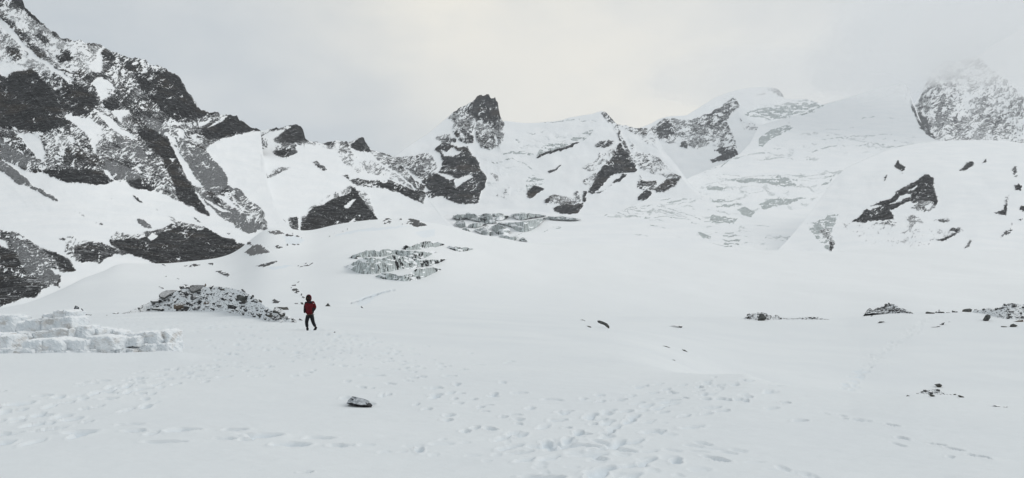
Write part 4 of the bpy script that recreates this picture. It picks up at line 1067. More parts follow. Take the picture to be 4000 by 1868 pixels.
outline_rock('rock', '@d 1880,480 1940,440 2020,480 2100,500 2040,540 1940,580 1875,570 1860,520', 'rounded grey boulder half way up the rubble pile', 'boulder', D_(1980) + 0.7, 0.7, M_BOULD, seed=4)
slab('rock_slab', '@d 760,600 900,575 1010,560 1000,615 830,622', 'snow-topped slab jutting from the left slope of the rubble pile', D_(900) + 0.8, 1.6, 6, M_SLAB, seed=5)
slab('rock_slab', '@d 790,805 1000,790 1140,795 1330,800 1130,825 950,820 840,818', 'long thin dark slab lying along the foot of the rubble pile', D_(1000) - 0.2, 2.4, 7, M_SLAB, seed=6)
outline_rock('rock', '@d 1400,730 1440,700 1600,665 1700,690 1750,790 1720,830 1560,830 1410,820', 'brown pinkish layered rock at the foot of the rubble pile', 'rock', D_(1580) - 0.2, 0.5, M_BROWN, seed=7)
outline_rock('rock', '@d 425,790 560,770 550,800 480,825 430,820', 'dark stub of slab near the thin left end of the rubble pile', 'rock', D_(480) - 0.1, 0.6, M_SLAB, seed=8)
outline_rock('rock', '@d 1970,785 2140,740 2155,770 2110,810 2020,830 1970,810', 'dark wedge of slate low on the middle of the rubble pile', 'rock', D_(2060), 0.6, M_SLAB, seed=9)
outline_rock('rock', '@d 2230,640 2400,620 2440,650 2400,680 2260,690', 'brownish loaf-shaped stone in the middle of the rubble pile', 'rock', D_(2330) + 0.6, 0.5, M_BROWN, seed=10)
outline_rock('rock', '@e 785,410 860,388 1000,440 1180,530 1225,590 1200,610 1080,570 960,580 800,500 780,450', 'largest grey boulder of the rubble pile, a long slanting block on its right side', 'boulder', E_(1000) + 1.0, 0.35, M_BARE, seed=11, lean=0.5)
slab('rock_slab', '@e 1725,705 1770,690 1820,700 1990,835 1980,860 1890,890 1800,800 1680,780', 'big tilted grey block at the right foot of the rubble pile', E_(1830) + 0.2, 1.2, 9, M_BOULD, seed=12)
outline_rock('rock', '@e 1770,690 1960,700 2040,690 2085,750 1940,755 1880,735', 'low dark stone just behind the tilted block at the pile\'s right foot', 'rock', E_(1900) + 3, 0.5, M_BARE, seed=13)
slab('rock_slab', '@e 1275,850 1300,832 1400,860 1465,905 1350,915', 'flat grey slab on the lower right slope of the rubble pile', E_(1370), 1.2, 6, M_BOULD, seed=14)
outline_rock('rock', '@e 1500,890 1600,880 1640,870 1710,925 1680,955 1600,940 1510,915', 'black angular stone near the right foot of the rubble pile', 'rock', E_(1600) - 0.2, 0.5, M_BARE, seed=15)
outline_rock('rock', '@e 890,260 940,248 1005,300 1000,325 950,310', 'snow-dusted block on the right skyline of the rubble pile', 'rock', E_(950) + 2.4, 0.8, M_DUSTY, seed=16)
outline_rock('rock', '@e 1330,500 1415,545 1410,580 1340,560', 'dark square stone on the right skyline of the rubble pile', 'rock', E_(1370) + 1.4, 0.8, M_BARE, seed=17)
outline_rock('rock', '@e 395,250 480,235 490,270 400,278', 'small dark brick-like stone high on the rubble pile', 'rock', E_(440) + 2.0, 0.8, M_BARE, seed=18)
outline_rock('rock', '@d 2260,160 2285,122 2310,160 2300,190 2270,190', 'small upright brown stone standing on the top of the rubble pile', 'rock', D_(2280) + 2.5, 0.8, M_BROWN, seed=19)
outline_rock('rock', '@e 2320,1010 2345,975 2400,1010 2460,1030', 'small dark pyramid stone between the rubble pile and the hiker', 'rock', None, 0.6, M_BARE, seed=20)
# ---- single stones near the hiker and on the crest behind
outline_rock('rock', '@s 1269,1196 1281,1183.5 1293,1197', 'small dark triangular rock on the snow crest right of the hiker', 'rock', None, 0.7, M_BARE, seed=21)
outline_rock('rock', '@s 1300,1300 1308,1295 1312,1300', 'tiny black stone in the snow to the right of the hiker', 'rock', None, 0.7, M_BARE, seed=22)
outline_rock('rock', '@s 1149,1186 1156,1183 1164,1183.5 1161,1188', 'low snow-topped stone on the crest left of the hiker', 'rock', None, 0.6, M_DUSTY, seed=23)
outline_rock('rock', '@s 1173,1184 1176,1181 1183,1182 1188,1190 1180,1189', 'dark jagged stone on the crest touching the hiker\'s shoulder line', 'rock', None, 0.6, M_BARE, seed=24)
outline_rock('rock', '@s 1408,1199 1413,1197 1422,1204 1415,1203', 'tiny pale stone on the crest well right of the hiker', 'rock', None, 0.6, M_DUSTY, seed=25)
outline_rock('boulder', '@s 1353,1576 1360,1563 1369,1555 1374,1548.5 1388,1550 1398,1553 1415,1556 1428,1560 1443,1567 1455,1580 1450,1588 1440,1584 1420,1587 1398,1584 1375,1580', 'lone snow-dusted dark boulder in the empty foreground snow', 'boulder', None, 0.55, M_SPECK, seed=26, sink=4, face=0.6, lean=0.7)
outline_rock('boulder', '@s 2333,1253 2341,1252 2352,1255 2362,1259 2372,1264 2380,1274 2381,1279 2377,1282 2371,1277 2360,1270 2345,1265 2335,1260', 'long curved dark boulder alone on the middle snow slope', 'boulder', None, 0.4, M_BARE, seed=27)
outline_rock('rock', '@s 2290,1273.5 2297,1273 2309,1276 2310,1280 2300,1278', 'small flat black stone left of the long curved boulder', 'rock', None, 0.5, M_BARE, seed=28)
outline_rock('rock', '@s 2264,1249 2275,1247 2284,1251 2288,1254 2276,1251', 'thin grey stone edge above and left of the long curved boulder', 'rock', None, 0.5, M_DUSTY, seed=29)
outline_rock('rock', '@6 520,460 560,459 580,466 572,473 560,468', 'dark flake of rock on the slope between the curved boulder and the moraine', 'rock', None, 0.5, M_SLAB, seed=30)
outline_rock('rock', '@6 468,559 500,562 520,567 500,566', 'very thin dark stone edge in the snow, lower left of a second sliver', 'rock', None, 0.5, M_BARE, seed=31)
outline_rock('rock', '@6 575,577 592,581 607,590 590,587', 'thin sliver of rock in the snow below the moraine\'s left end', 'rock', None, 0.5, M_BARE, seed=32)
outline_rock('rock', '@6 524,627 540,629 551,636 536,634', 'small dark sliver lying lowest in the middle slope\'s snow', 'rock', None, 0.5, M_BARE, seed=33)
# ---- moraine on the right skyline
def heap(name_, T, B, nbig, nsmall, label, group, smin, smax, seed, tag):
    global pu, ptop, pbot, pd, rg
    T = pts(T); B = pts(B); keep = (pu, ptop, pbot, pd); pu = np.linspace(T[0, 0], T[-1, 0], 60)
    ptop = np.interp(pu, T[:, 0], T[:, 1]) + 2; pbot = np.interp(pu, B[:, 0], B[:, 1]) + 1.5
    pd = np.array([ground_at(a, b, 45, 160).y for a, b in zip(pu, pbot)]); pd = np.convolve(np.pad(pd, 7, mode='edge'), np.ones(15) / 15, 'valid')
    t_ = np.linspace(-0.1, 1, 14)[:, None]; G_ = np.repeat(pu[None], 14, 0); (X, Y, Z), _, _ = pile_at(G_, t_)
    X = np.vstack([X] + [X[-1:]] * 3); Y = np.vstack([Y] + [Y[-1:] + b for b in (1, 3, 6)]); Z = np.vstack([Z] + [Z[-1:] - b for b in (0.6, 1.8, 4)])
    link(grid_mesh('snow_mound', X, Y, Z, M_G, (X * 0, X * 0, X * 0)), 'structure')
    rg = random.Random(seed)
    scatter(nbig, smin, smax, group, label, kinds=(CHUNKS + SLABS[:6], BOULD), wref=22, name='moraine_stone')
    o = stuff_rubble('rubble', nsmall, smp, smin * 0.4, smin * 1.4, tag, seed)
    pu, ptop, pbot, pd = keep
heap('m1', '@f 285,425 340,395 380,345 480,320 600,308 700,305 760,345 860,375 930,362 1010,392 1100,420 1200,425 1300,425 1480,398 1600,392 1700,402 1800,405 1900,435 1990,445', '@f 285,428 420,450 600,465 760,450 900,446 1200,440 1500,446 1800,450 1990,452', 34, 480,
     'grey stone at the %s of the moraine\'s low left heap, %s part', 'stones of the moraine\'s left heap', 6, 17, 31, 'small stones of the moraine\'s left heap')
heap('m2', '@g 110,255 180,180 230,195 300,170 400,130 500,98 560,100 610,135 640,170 700,170 760,200 820,240 850,245', '@g 110,258 230,240 400,240 520,250 700,240 850,255', 40, 440,
     'dark stone at the %s of the peaked moraine heap, %s part', 'stones of the moraine\'s peaked heap', 7, 21, 32, 'small stones of the moraine\'s peaked heap')
heap('m3', '@g 1800,200 1900,195 2040,165 2090,190 2200,160 2300,100 2400,85 2540,100 2700,120 3000,160 3400,210', '@g 1800,220 1980,260 2100,300 2250,345 2400,350 2560,345 2800,350 3400,370', 60, 900,
     'snowy stone at the %s of the large right-edge heap, %s part', 'stones of the large heap at the right edge', 7, 23, 33, 'small stones of the large heap at the right edge')
heap('m4', '@h 720,410 800,350 850,335 1000,290 1110,295 1200,340 1300,380 1440,385 1590,440', '@h 720,420 900,428 1100,440 1400,448 1590,450', 30, 190,
     'thin slate at the %s of the lower-right buried patch, %s part', 'slates of the small patch at the lower right', 7, 20, 34, 'slate chips of the small patch at the lower right')
outline_rock('boulder', '@f 560,478 600,350 640,335 690,350 745,440 700,465 600,480', 'smooth grey wedge-shaped boulder standing before the moraine\'s left heap', 'boulder', None, 0.7, M_BARE, seed=41)
outline_rock('boulder', '@f 345,400 350,350 400,335 430,360 400,400', 'rounded stone at the left end of the moraine\'s left heap', 'boulder', None, 0.7, M_BOULD, seed=42)
outline_rock('boulder', '@f 850,395 930,362 1005,392 990,402 880,405', 'broad low dark boulder on the right shoulder of the moraine\'s left heap', 'boulder', None, 0.5, M_BARE, seed=43)
outline_rock('boulder', '@g 108,260 150,200 190,175 225,195 230,225 170,245', 'pointed dark boulder at the left foot of the peaked heap', 'boulder', None, 0.7, M_BARE, seed=44)
outline_rock('boulder', '@g 610,200 630,170 680,180 710,215 660,235 615,225', 'big dark block low on the right side of the peaked heap', 'boulder', None, 0.7, M_BARE, seed=45)
outline_rock('rock', '@g 795,255 825,240 850,245 845,256', 'small dark stone just right of the peaked heap', 'rock', None, 0.7, M_BARE, seed=46)
outline_rock('boulder', '@g 1050,260 1055,235 1080,228 1150,240 1195,243 1190,255 1110,262', 'long low dark boulder on the moraine line, left of a double stone', 'boulder', None, 0.5, M_BARE, seed=47)
outline_rock('boulder', '@g 1195,250 1210,225 1245,220 1260,192 1280,220 1330,230 1355,245 1260,252', 'knobbly dark double stone in the middle of the moraine line', 'boulder', None, 0.5, M_SLAB, seed=48)
outline_rock('rock', '@g 1370,238 1430,243 1430,248 1375,249', 'flat black stone right of the knobbly double stone', 'rock', None, 0.6, M_BARE, seed=49)
outline_rock('boulder', '@g 1460,243 1460,208 1500,215 1550,225 1545,240', 'square grey stone with a white snowy side on the moraine line', 'boulder', None, 0.6, M_BOULD, seed=50)
outline_rock('boulder', '@g 1615,230 1625,200 1660,188 1740,180 1775,195 1760,225 1690,236 1640,236', 'large dark rounded boulder on the moraine line', 'boulder', None, 0.6, M_BARE, seed=51)
outline_rock('rock', '@g 1800,212 1810,192 1850,188 1900,205 1880,222 1820,220', 'dark stone between the large boulder and the right-edge heap', 'rock', None, 0.6, M_SLAB, seed=52)
outline_rock('boulder', '@g 1935,355 1980,285 2010,270 2055,285 2060,320 2020,375 1975,375', 'leaning grey block in front of the right-edge heap\'s left foot', 'boulder', None, 0.7, M_BARE, seed=53, sink=0.5)
outline_rock('boulder', '@g 2350,468 2365,430 2410,415 2450,430 2480,442 2430,468', 'dark humped boulder on the snow below the right-edge heap', 'boulder', None, 0.6, M_BARE, seed=54)
outline_rock('rock', '@g 2218,468 2220,452 2290,455 2318,462 2315,470', 'low black stone just left of the humped boulder', 'rock', None, 0.6, M_BARE, seed=55)
outline_rock('boulder', '@g 2200,195 2220,160 2280,130 2330,150 2320,175 2250,190', 'big dark boulder high on the left of the right-edge heap', 'boulder', None, 0.5, M_BARE, seed=56)
outline_rock('boulder', '@g 2300,315 2330,285 2385,300 2370,340 2330,345', 'brown-grey block low in the right-edge heap', 'boulder', None, 0.6, M_BOULD, seed=57)
outline_rock('rock', '@g 2395,380 2470,355 2560,352 2570,378 2480,388', 'flat brownish slab at the foot of the right-edge heap', 'rock slab', None, 0.5, M_BROWN, seed=58)
outline_rock('rock', '@g 305,402 340,380 425,378 380,392', 'thin dark slab lying on the snow below the peaked heap', 'rock slab', None, 0.5, M_BARE, seed=59)
outline_rock('rock', '@g 190,300 215,287 240,287 215,298', 'small dark stone between the peaked heap and the thin slab', 'rock', None, 0.5, M_BARE, seed=60)
outline_rock('rock', '@g 1255,430 1300,400 1350,388 1330,430 1290,436', 'jagged dark stone beside the footpath below the moraine', 'rock', None, 0.5, M_SLAB, seed=61)
outline_rock('rock', '@g 1400,392 1415,380 1448,392 1420,395', 'tiny dark stone right of the jagged stone beside the footpath', 'rock', None, 0.5, M_SLAB, seed=62)
outline_rock('rock', '@g 1100,468 1180,458 1280,452 1220,468', 'long snow-covered slab edge beside the footpath', 'rock slab', None, 0.5, M_DUSTY, seed=63)
outline_rock('boulder', '@h 1068,225 1110,215 1160,208 1208,235 1180,275 1130,270', 'single grey stone with a snowy right side above the lower-right patch', 'boulder', None, 0.6, M_BARE, seed=64, sink=0)
outline_rock('rock', '@h 1460,410 1490,402 1560,425 1588,445 1520,445', 'dark flat stone at the right end of the lower-right patch', 'rock', None, 0.5, M_BARE, seed=65)
outline_rock('rock', '@h 975,400 1020,385 1060,400 1090,415 1040,428', 'largest dark stone in the middle of the lower-right patch', 'rock', None, 0.5, M_BARE, seed=66)
outline_rock('rock', '@h 595,414 620,400 680,414', 'small dark chip left of the lower-right patch', 'rock', None, 0.5, M_BARE, seed=67)
outline_rock('rock', '@h 1940,475 1985,447 2050,465 2060,488', 'dark humped stone on the near snow edge at far right', 'rock', 50, 0.6, M_BARE, seed=68)
outline_rock('rock', '@h 2105,485 2110,468 2220,478 2225,488', 'flat dark slab right of the humped stone on the near snow edge', 'rock slab', 50, 0.5, M_BARE, seed=69)
outline_rock('rock', '@h 2205,500 2240,485 2285,488 2260,505', 'second small slab on the near snow edge at far right', 'rock slab', 50, 0.5, M_BARE, seed=70)
outline_rock('rock', '@h 2320,495 2350,485 2358,503', 'tiny brown stone at the far right end of the near snow edge', 'rock', 50, 0.5, M_BROWN, seed=71)
outline_rock('rock', '@h 2050,572 2100,562 2160,575 2200,590 2140,598 2100,585', 'thin dark slate breaking the snow in the right foreground', 'rock slab', None, 0.5, M_SLAB, seed=72)
outline_rock('rock', '@h 2225,600 2250,583 2310,598 2250,608', 'second thin slate right of the first in the right foreground', 'rock slab', None, 0.5, M_SLAB, seed=73)
outline_rock('rock', '@c 318,168 340,150 358,168', 'tiny black stone between the ice wall and the rubble pile', 'rock', None, 0.7, M_BARE, seed=74)
outline_rock('rock', '@c 435,122 470,105 520,100 575,108 555,132', 'small black slab on the snow left of the rubble pile\'s thin end', 'rock slab', None, 0.5, M_SLAB, seed=75)
# ---------------------------------------------------------------- walls of stacked ice blocks
t = NT('packed_ice')
n = t.noise((3.5, 3.5, 5.0), 5, 0.6); v = t.noise((14, 14, 3.0), 4, 0.6); d_ = t.noise((1.6, 1.6, 2.4), 4, 0.6, loc=(2, 5, 1)); g_ = t.noise((22, 22, 22), 3, 0.6)
c = t.mix(t.ramp(n, 0.3, 0.7), (0.80, 0.825, 0.845), (0.68, 0.72, 0.75))
c = t.mix(t.math('MULTIPLY', t.ramp(v, 0.55, 0.75), 0.35), c, (0.42, 0.46, 0.48))
side = t.math('SUBTRACT', 1.0, t.ramp(t.nz(), 0.05, 0.6))
c = t.mix(t.math('MULTIPLY', t.math('MULTIPLY', t.ramp(d_, 0.5, 0.66), side), 0.5), c, (0.42, 0.36, 0.30))
c = t.mix(t.math('MULTIPLY', t.math('MULTIPLY', t.ramp(g_, 0.66, 0.74), t.ramp(d_, 0.45, 0.6)), 0.5), c, (0.13, 0.11, 0.09))
c = t.mix(t.ramp(t.nz(), 0.5, 0.85), c, (0.82, 0.84, 0.855))
t.l.new(c, t.b.inputs['Base Color']); t.bump(t.math('ADD', n, t.math('MULTIPLY', v, 0.6)), 0.7, 0.06)
t.b.inputs['Subsurface Weight'].default_value = 0.0
M_PACK = t.m
def block(parent, tile, x0, y0, x1, y1, d, depth, seed, base, lt=0.0, rt=0.0):
    """one rounded, weathered ice block; lt / rt drop its left / right top corner by px"""
    T = TILES[tile]; px0, px1 = T[0] + x0 / T[2], T[0] + x1 / T[2]; py0, py1 = T[1] + y0 / T[2], T[1] + y1 / T[2]
    s = d / FPX; cxp, cyp = (px0 + px1) / 2, (py0 + py1) / 2; hw, hh, hd = (px1 - px0) / 2 * s, (py1 - py0) / 2 * s, depth / 2
    X, Y, Z = world(cxp, cyp, d + hd)
    bm = bmesh.new(); bmesh.ops.create_cube(bm, size=2.0); bmesh.ops.subdivide_edges(bm, edges=bm.edges[:], cuts=13, use_grid_fill=True)
    V = np.array([v.co[:] for v in bm.verts]); e = 12.0
    r = (np.abs(V) ** e).sum(1) ** (1 / e); V = V / r[:, None]
    V[:, 2] -= np.where(V[:, 2] > 0, V[:, 2], 0) * (lt * np.clip(-V[:, 0], 0, 1) + rt * np.clip(V[:, 0], 0, 1)) / max(1, (py1 - py0) / 2)
    P = V * np.array([hw, hd, hh]) * 0.99
    a = P[:, 0] / 0.22 + seed * 3.7; b = P[:, 2] / 0.16 + P[:, 1] / 0.3
    off = 0.065 * fbm(a, b, 5, seed % 11, 0.75) + 0.05 * ridged(P[:, 0] / 0.12 + seed, P[:, 2] / 0.35 + P[:, 0], 3, 3)
    rn = V / np.linalg.norm(V, axis=1)[:, None]; P = P + rn * off[:, None]
    for v, p in zip(bm.verts, P): v.co = Vector(p) + Vector((X, Y, Z)) - base
    me = bpy.data.meshes.new('ice_block'); bm.to_mesh(me); bm.free(); me.materials.append(M_PACK)
    me.polygons.foreach_set('use_smooth', np.zeros(len(me.polygons), bool))
    o = bpy.data.objects.new('ice_block', me); link(o, parent=parent)
def wall(label, base, blocks):
    e = bpy.data.objects.new('ice_block_wall', None); e.location = base; link(e, None, label, 'ice wall')
    for i, bl in enumerate(blocks): block(e, *bl[:7], seed=bl[7] if len(bl) > 7 else i + 1, base=base, lt=bl[8] if len(bl) > 8 else 0, rt=bl[9] if len(bl) > 9 else 0)
    return e
F = 19.4
wall('front wall of white dirt-streaked ice blocks, two courses high', Vector((-11.5, 19.5, 0)), [
    ('b', 540, 672, 870, 905, F, 0.7, 1, 4, 0), ('b', 840, 655, 1240, 885, F + 0.1, 0.7, 2, 12, 0), ('b', 1190, 665, 1430, 870, F + 0.35, 0.6, 3), ('b', 1390, 675, 1705, 892, F + 0.3, 0.7, 4, 3, 0),
    ('c', 55, 560, 645, 835, F + 0.5, 0.8, 5), ('c', 600, 590, 1050, 760, F + 1.1, 0.7, 6, 6, 0), ('c', 850, 485, 1490, 735, F + 1.5, 0.8, 7, 8, 0), ('c', 1450, 450, 1695, 725, F + 1.7, 0.9, 8, 0, 4),
    ('c', 930, 720, 1370, 930, F + 1.35, 0.8, 9), ('c', 1330, 690, 1725, 950, F + 1.6, 0.9, 10),
    ('b', 425, 835, 780, 1050, F - 0.1, 0.8, 11, 8, 0), ('b', 700, 860, 1100, 1070, F, 0.8, 12), ('b', 1050, 865, 1390, 1060, F + 0.1, 0.8, 13), ('b', 1350, 870, 1740, 1050, F + 0.25, 0.8, 14),
    ('c', -30, 820, 270, 975, F + 0.4, 0.8, 15), ('c', 240, 800, 560, 960, F + 0.5, 0.8, 16), ('c', 500, 800, 760, 930, F + 0.8, 0.7, 17, 0, 3), ('c', 690, 790, 975, 945, F + 1.0, 0.7, 18, 0, 4),
    ('b', 560, 985, 790, 1080, F - 0.25, 0.5, 19), ('b', 860, 1000, 1000, 1075, F - 0.25, 0.4, 20)])
wall('rear wall of ice blocks, tallest at its snow-capped middle', Vector((-13.5, 22.5, 0)), [
    ('b', -400, 225, 10, 600, 22.6, 0.9, 21), ('b', -10, 228, 435, 595, 22.4, 0.9, 22, 4, 4), ('b', 405, 355, 640, 565, 22.5, 0.8, 23), ('b', 600, 300, 960, 590, 22.5, 0.9, 24, 6, 0),
    ('b', 890, 218, 1160, 320, 22.6, 0.7, 25), ('b', 1130, 135, 1425, 320, 22.5, 0.9, 26, 8, 9), ('b', 920, 280, 1240, 560, 22.4, 0.9, 27), ('b', 1200, 270, 1465, 500, 22.4, 0.9, 28),
    ('b', 280, 545, 720, 775, 22.1, 0.9, 29), ('b', 680, 520, 1060, 720, 22.2, 0.9, 30), ('b', 1020, 480, 1400, 700, 22.2, 0.9, 31), ('b', 330, 745, 700, 1000, 21.9, 0.9, 32),
    ('b', 1340, 430, 1700, 650, 22.5, 0.8, 33), ('b', 1660, 470, 1900, 660, 22.9, 0.8, 34), ('c', 150, 405, 440, 610, 23.2, 0.8, 35, 4, 4), ('c', 400, 450, 735, 620, 23.6, 0.8, 36, 3, 5),
    ('c', 560, 520, 860, 640, 23.7, 0.8, 44), ('b', 650, 700, 1300, 900, 22.3, 0.8, 45), ('b', 1250, 620, 1750, 860, 22.6, 0.8, 46),
    ('b', -400, 560, 300, 900, 22.3, 0.9, 37)])
wall('short two-block stub of ice wall at the left edge', Vector((-13.8, 19.8, 0)), [
    ('b', -400, 560, 130, 840, 20.0, 0.8, 38), ('b', 40, 592, 335, 850, 19.9, 0.8, 39, 6, 2), ('b', -400, 830, 120, 1060, 19.8, 0.8, 40), ('b', 60, 825, 350, 1030, 19.8, 0.8, 41, 4, 0)])
t_ = bpy.data.objects.new('ice_slab', None); t_.location = (-14.2, 18.0, 0); link(t_, None, 'fallen flat ice slab lying in the drift at the left edge', 'ice slab')
block(t_, 'b', -300, 1125, 400, 1260, 17.8, 0.6, 42, Vector((-14.2, 18.0, 0)))
# ---- dark boards and a pole behind the wall
def flat_mat(name, c, r=0.6):
    q = NT(name); nn_ = q.noise((6, 6, 6), 3, 0.6); q.l.new(q.mix(q.ramp(nn_, 0.3, 0.7), c, tuple(x * 0.7 for x in c)), q.b.inputs['Base Color']); q.b.inputs['Roughness'].default_value = r; return q.m
M_DK = flat_mat('dark_panel', (0.03, 0.036, 0.042)); M_WH = flat_mat('pale_print', (0.5, 0.53, 0.55)); M_PB = flat_mat('brown_grip', (0.03, 0.02, 0.018))
K_ = {'i': (250, 1170, 10.304)}; TILES.update(K_)
def plate(name, txt, d, th, mat, base, parent=None):
    P = pts(txt); bm = bmesh.new(); a = [bm.verts.new(Vector(world(x, y, d)) - base) for x, y in P]; b = [bm.verts.new(Vector(world(x, y, d + th)) - base) for x, y in P]
    bm.faces.new(a); bm.faces.new(b[::-1]); n = len(P)
    for i in range(n): bm.faces.new((a[i], b[i], b[(i + 1) % n], a[(i + 1) % n]))
    bmesh.ops.recalc_face_normals(bm, faces=bm.faces[:]); bmesh.ops.bevel(bm, geom=bm.edges[:], offset=0.005, segments=1, affect='EDGES')
    me = bpy.data.meshes.new(name); bm.to_mesh(me); bm.free(); me.materials.append(mat); o = bpy.data.objects.new(name, me); link(o, parent=parent); return o
dS = ground_at(330, 1233).y
b1 = Vector(world(300, 1232, dS)); e = bpy.data.objects.new('dark_board', None); e.location = b1; link(e, None, 'tilted dark board with a pale patch, showing above the ice wall', 'board')
plate('board', '@i 392,388 445,260 470,248 520,270 608,320 600,435 570,410 500,395', dS, 0.04, M_DK, b1, e)
plate('patch', '@i 470,285 500,275 560,330 575,350 540,355 500,330 465,320', dS - 0.02, 0.012, M_WH, b1, e)
plate('patch', '@i 440,365 470,350 530,372 540,385 480,383', dS - 0.02, 0.012, M_WH, b1, e)
plate('post', '@i 480,395 500,395 500,620 480,620', dS + 0.06, 0.05, M_DK, b1, e)
b2 = Vector(world(322, 1232, dS)); e2 = bpy.data.objects.new('dark_board', None); e2.location = b2; link(e2, None, 'narrow pointed dark panel standing right of the ice wall\'s top', 'panel')
plate('panel', '@i 652,460 690,390 710,352 745,395 782,445 778,490 760,570 725,572 715,520', dS, 0.05, M_DK, b2, e2)
plate('post', '@i 730,560 752,560 752,640 730,640', dS + 0.01, 0.05, M_DK, b2, e2)
b3 = Vector(world(340, 1232, dS - 1)); e3 = bpy.data.objects.new('hooked_pole', None); e3.location = b3; link(e3, None, 'dark brown pole with a thick grip and hooked tip lying behind the ice wall', 'pole')
plate('grip', '@i 715,595 740,588 900,590 925,608 895,635 740,645 718,645', dS - 1, 0.14, M_PB, b3, e3)
plate('shaft', '@i 920,604 1060,614 1055,630 920,618', dS - 0.96, 0.05, M_PB, b3, e3)
plate('hook', '@i 1045,614 1075,630 1098,604 1116,608 1085,648 1060,646', dS - 0.96, 0.05, M_PB, b3, e3)
# ---------------------------------------------------------------- the hiker
gP = ground_at(1214, 1290, 20, 60); dP = gP.y; sP = dP / FPX / 6.015
org = Vector((dP * (1213 - 2000) / FPX, dP, gP.z))
def pj(x, y, dy=0.0): return Vector(((x - 560) * sP, dy, (1036 - y) * sP))
def cloth(name, c, bump=0.5, sc=14):
    q = NT(name); n_ = q.noise((sc, sc, sc * 0.6), 4, 0.6); q.l.new(q.mix(q.ramp(n_, 0.3, 0.7), c, tuple(x * 0.72 for x in c)), q.b.inputs['Base Color']); q.bump(n_, bump, 0.03); q.b.inputs['Roughness'].default_value = 0.75; return q.m
M_RED = cloth('red_shell_fabric', (0.115, 0.010, 0.015)); M_BLK = cloth('black_shell_fabric', (0.018, 0.017, 0.021)); M_TRO = cloth('charcoal_trouser_fabric', (0.017, 0.019, 0.022)); M_BOOT = cloth('black_boot_leather', (0.016, 0.015, 0.016))
M_SKIN = cloth('skin', (0.15, 0.085, 0.06), 0.1); M_HAIR = cloth('dark_hair', (0.012, 0.010, 0.010)); M_TAG = cloth('white_badge', (0.55, 0.55, 0.55), 0)
def skin_mesh(name, V, E, R, sub=2):
    me = bpy.data.meshes.new(name); me.from_pydata([v[:] for v in V], E, []); me.update(); o = bpy.data.objects.new(name, me); col.objects.link(o)
    m = o.modifiers.new('skin', 'SKIN'); me.skin_vertices[0].data[0].use_root = True
    for i, r in enumerate(R): me.skin_vertices[0].data[i].radius = r if isinstance(r, tuple) else (r, r)
    s = o.modifiers.new('sub', 'SUBSURF'); s.levels = sub; s.render_levels = sub
    bpy.context.view_layer.update(); dg = bpy.context.evaluated_depsgraph_get(); ev = o.evaluated_get(dg)
    m2 = bpy.data.meshes.new_from_object(ev); m2.name = name; bpy.data.objects.remove(o); m2.polygons.foreach_set('use_smooth', np.ones(len(m2.polygons), bool)); return m2
person = bpy.data.objects.new('person', None); person.location = org
link(person, None, 'person in a hooded red and black jacket and dark trousers, hands in pockets', 'person')
def part(name, me, mat, parent=person):
    if not me.materials: me.materials.append(mat)
    o = bpy.data.objects.new(name, me); link(o, parent=parent); return o
# body: one continuous figure under the clothes
Vb = [pj(568, 640), pj(565, 520), pj(562, 420), pj(552, 350), pj(535, 315, -0.02), pj(527, 285, -0.03), pj(525, 235, -0.01),
      pj(478, 385), pj(450, 500, 0.02), pj(462, 590, -0.08), pj(475, 612, -0.10),
      pj(640, 375), pj(688, 490, 0.04), pj(640, 570, -0.08), pj(625, 590, -0.10),
      pj(525, 680), pj(500, 830, -0.04), pj(512, 960, 0.02), pj(520, 1015, -0.04), pj(540, 1022, -0.13),
      pj(612, 680), pj(650, 820, -0.05), pj(695, 940, 0.10), pj(690, 985, 0.12), pj(672, 1025, 0.02)]
Eb = [(0, 1), (1, 2), (2, 3), (3, 4), (4, 5), (5, 6), (2, 7), (7, 8), (8, 9), (9, 10), (2, 11), (11, 12), (12, 13), (13, 14), (0, 15), (15, 16), (16, 17), (17, 18), (18, 19), (0, 20), (20, 21), (21, 22), (22, 23), (23, 24)]
u = sP
Rb = [(48 * u, 38 * u), (54 * u, 42 * u), (66 * u, 45 * u), 30 * u, 27 * u, (38 * u, 44 * u), (34 * u, 40 * u), 30 * u, 22 * u, 17 * u, 16 * u, 30 * u, 22 * u, 17 * u, 16 * u, 42 * u, 30 * u, 20 * u, 18 * u, 14 * u, 42 * u, 30 * u, 20 * u, 18 * u, 14 * u]
body = part('body', skin_mesh('body', Vb, Eb, Rb), M_SKIN)
# face details
def blob(name, c, r, mat, parent, seg=12, shape=(1, 1, 1)):
    bm = bmesh.new(); bmesh.ops.create_uvsphere(bm, u_segments=seg, v_segments=max(6, seg // 2 + 2), radius=1)
    for v in bm.verts: v.co = Vector((v.co.x * r * shape[0], v.co.y * r * shape[1], v.co.z * r * shape[2])) + c
    me = bpy.data.meshes.new(name); bm.to_mesh(me); bm.free(); me.polygons.foreach_set('use_smooth', np.ones(len(me.polygons), bool)); return part(name, me, mat, parent)
hc = pj(526, 262, -0.03)
blob('nose', hc + Vector((0, -0.115, -0.005)), 0.016, M_SKIN, body, 8, (0.8, 1.2, 1.5))
for sx in (-1, 1): blob('eye', hc + Vector((sx * 0.032, -0.098, 0.022)), 0.011, M_HAIR, body, 8)
blob('mouth', hc + Vector((0, -0.100, -0.048)), 0.022, M_HAIR, body, 8, (1, 0.3, 0.25))
blob('hair', hc + Vector((0, -0.005, 0.065)), 0.105, M_HAIR, body, 14, (0.95, 1.05, 0.62))
blob('beard', hc + Vector((0, -0.055, -0.075)), 0.07, M_HAIR, body, 10, (0.8, 0.8, 0.5))
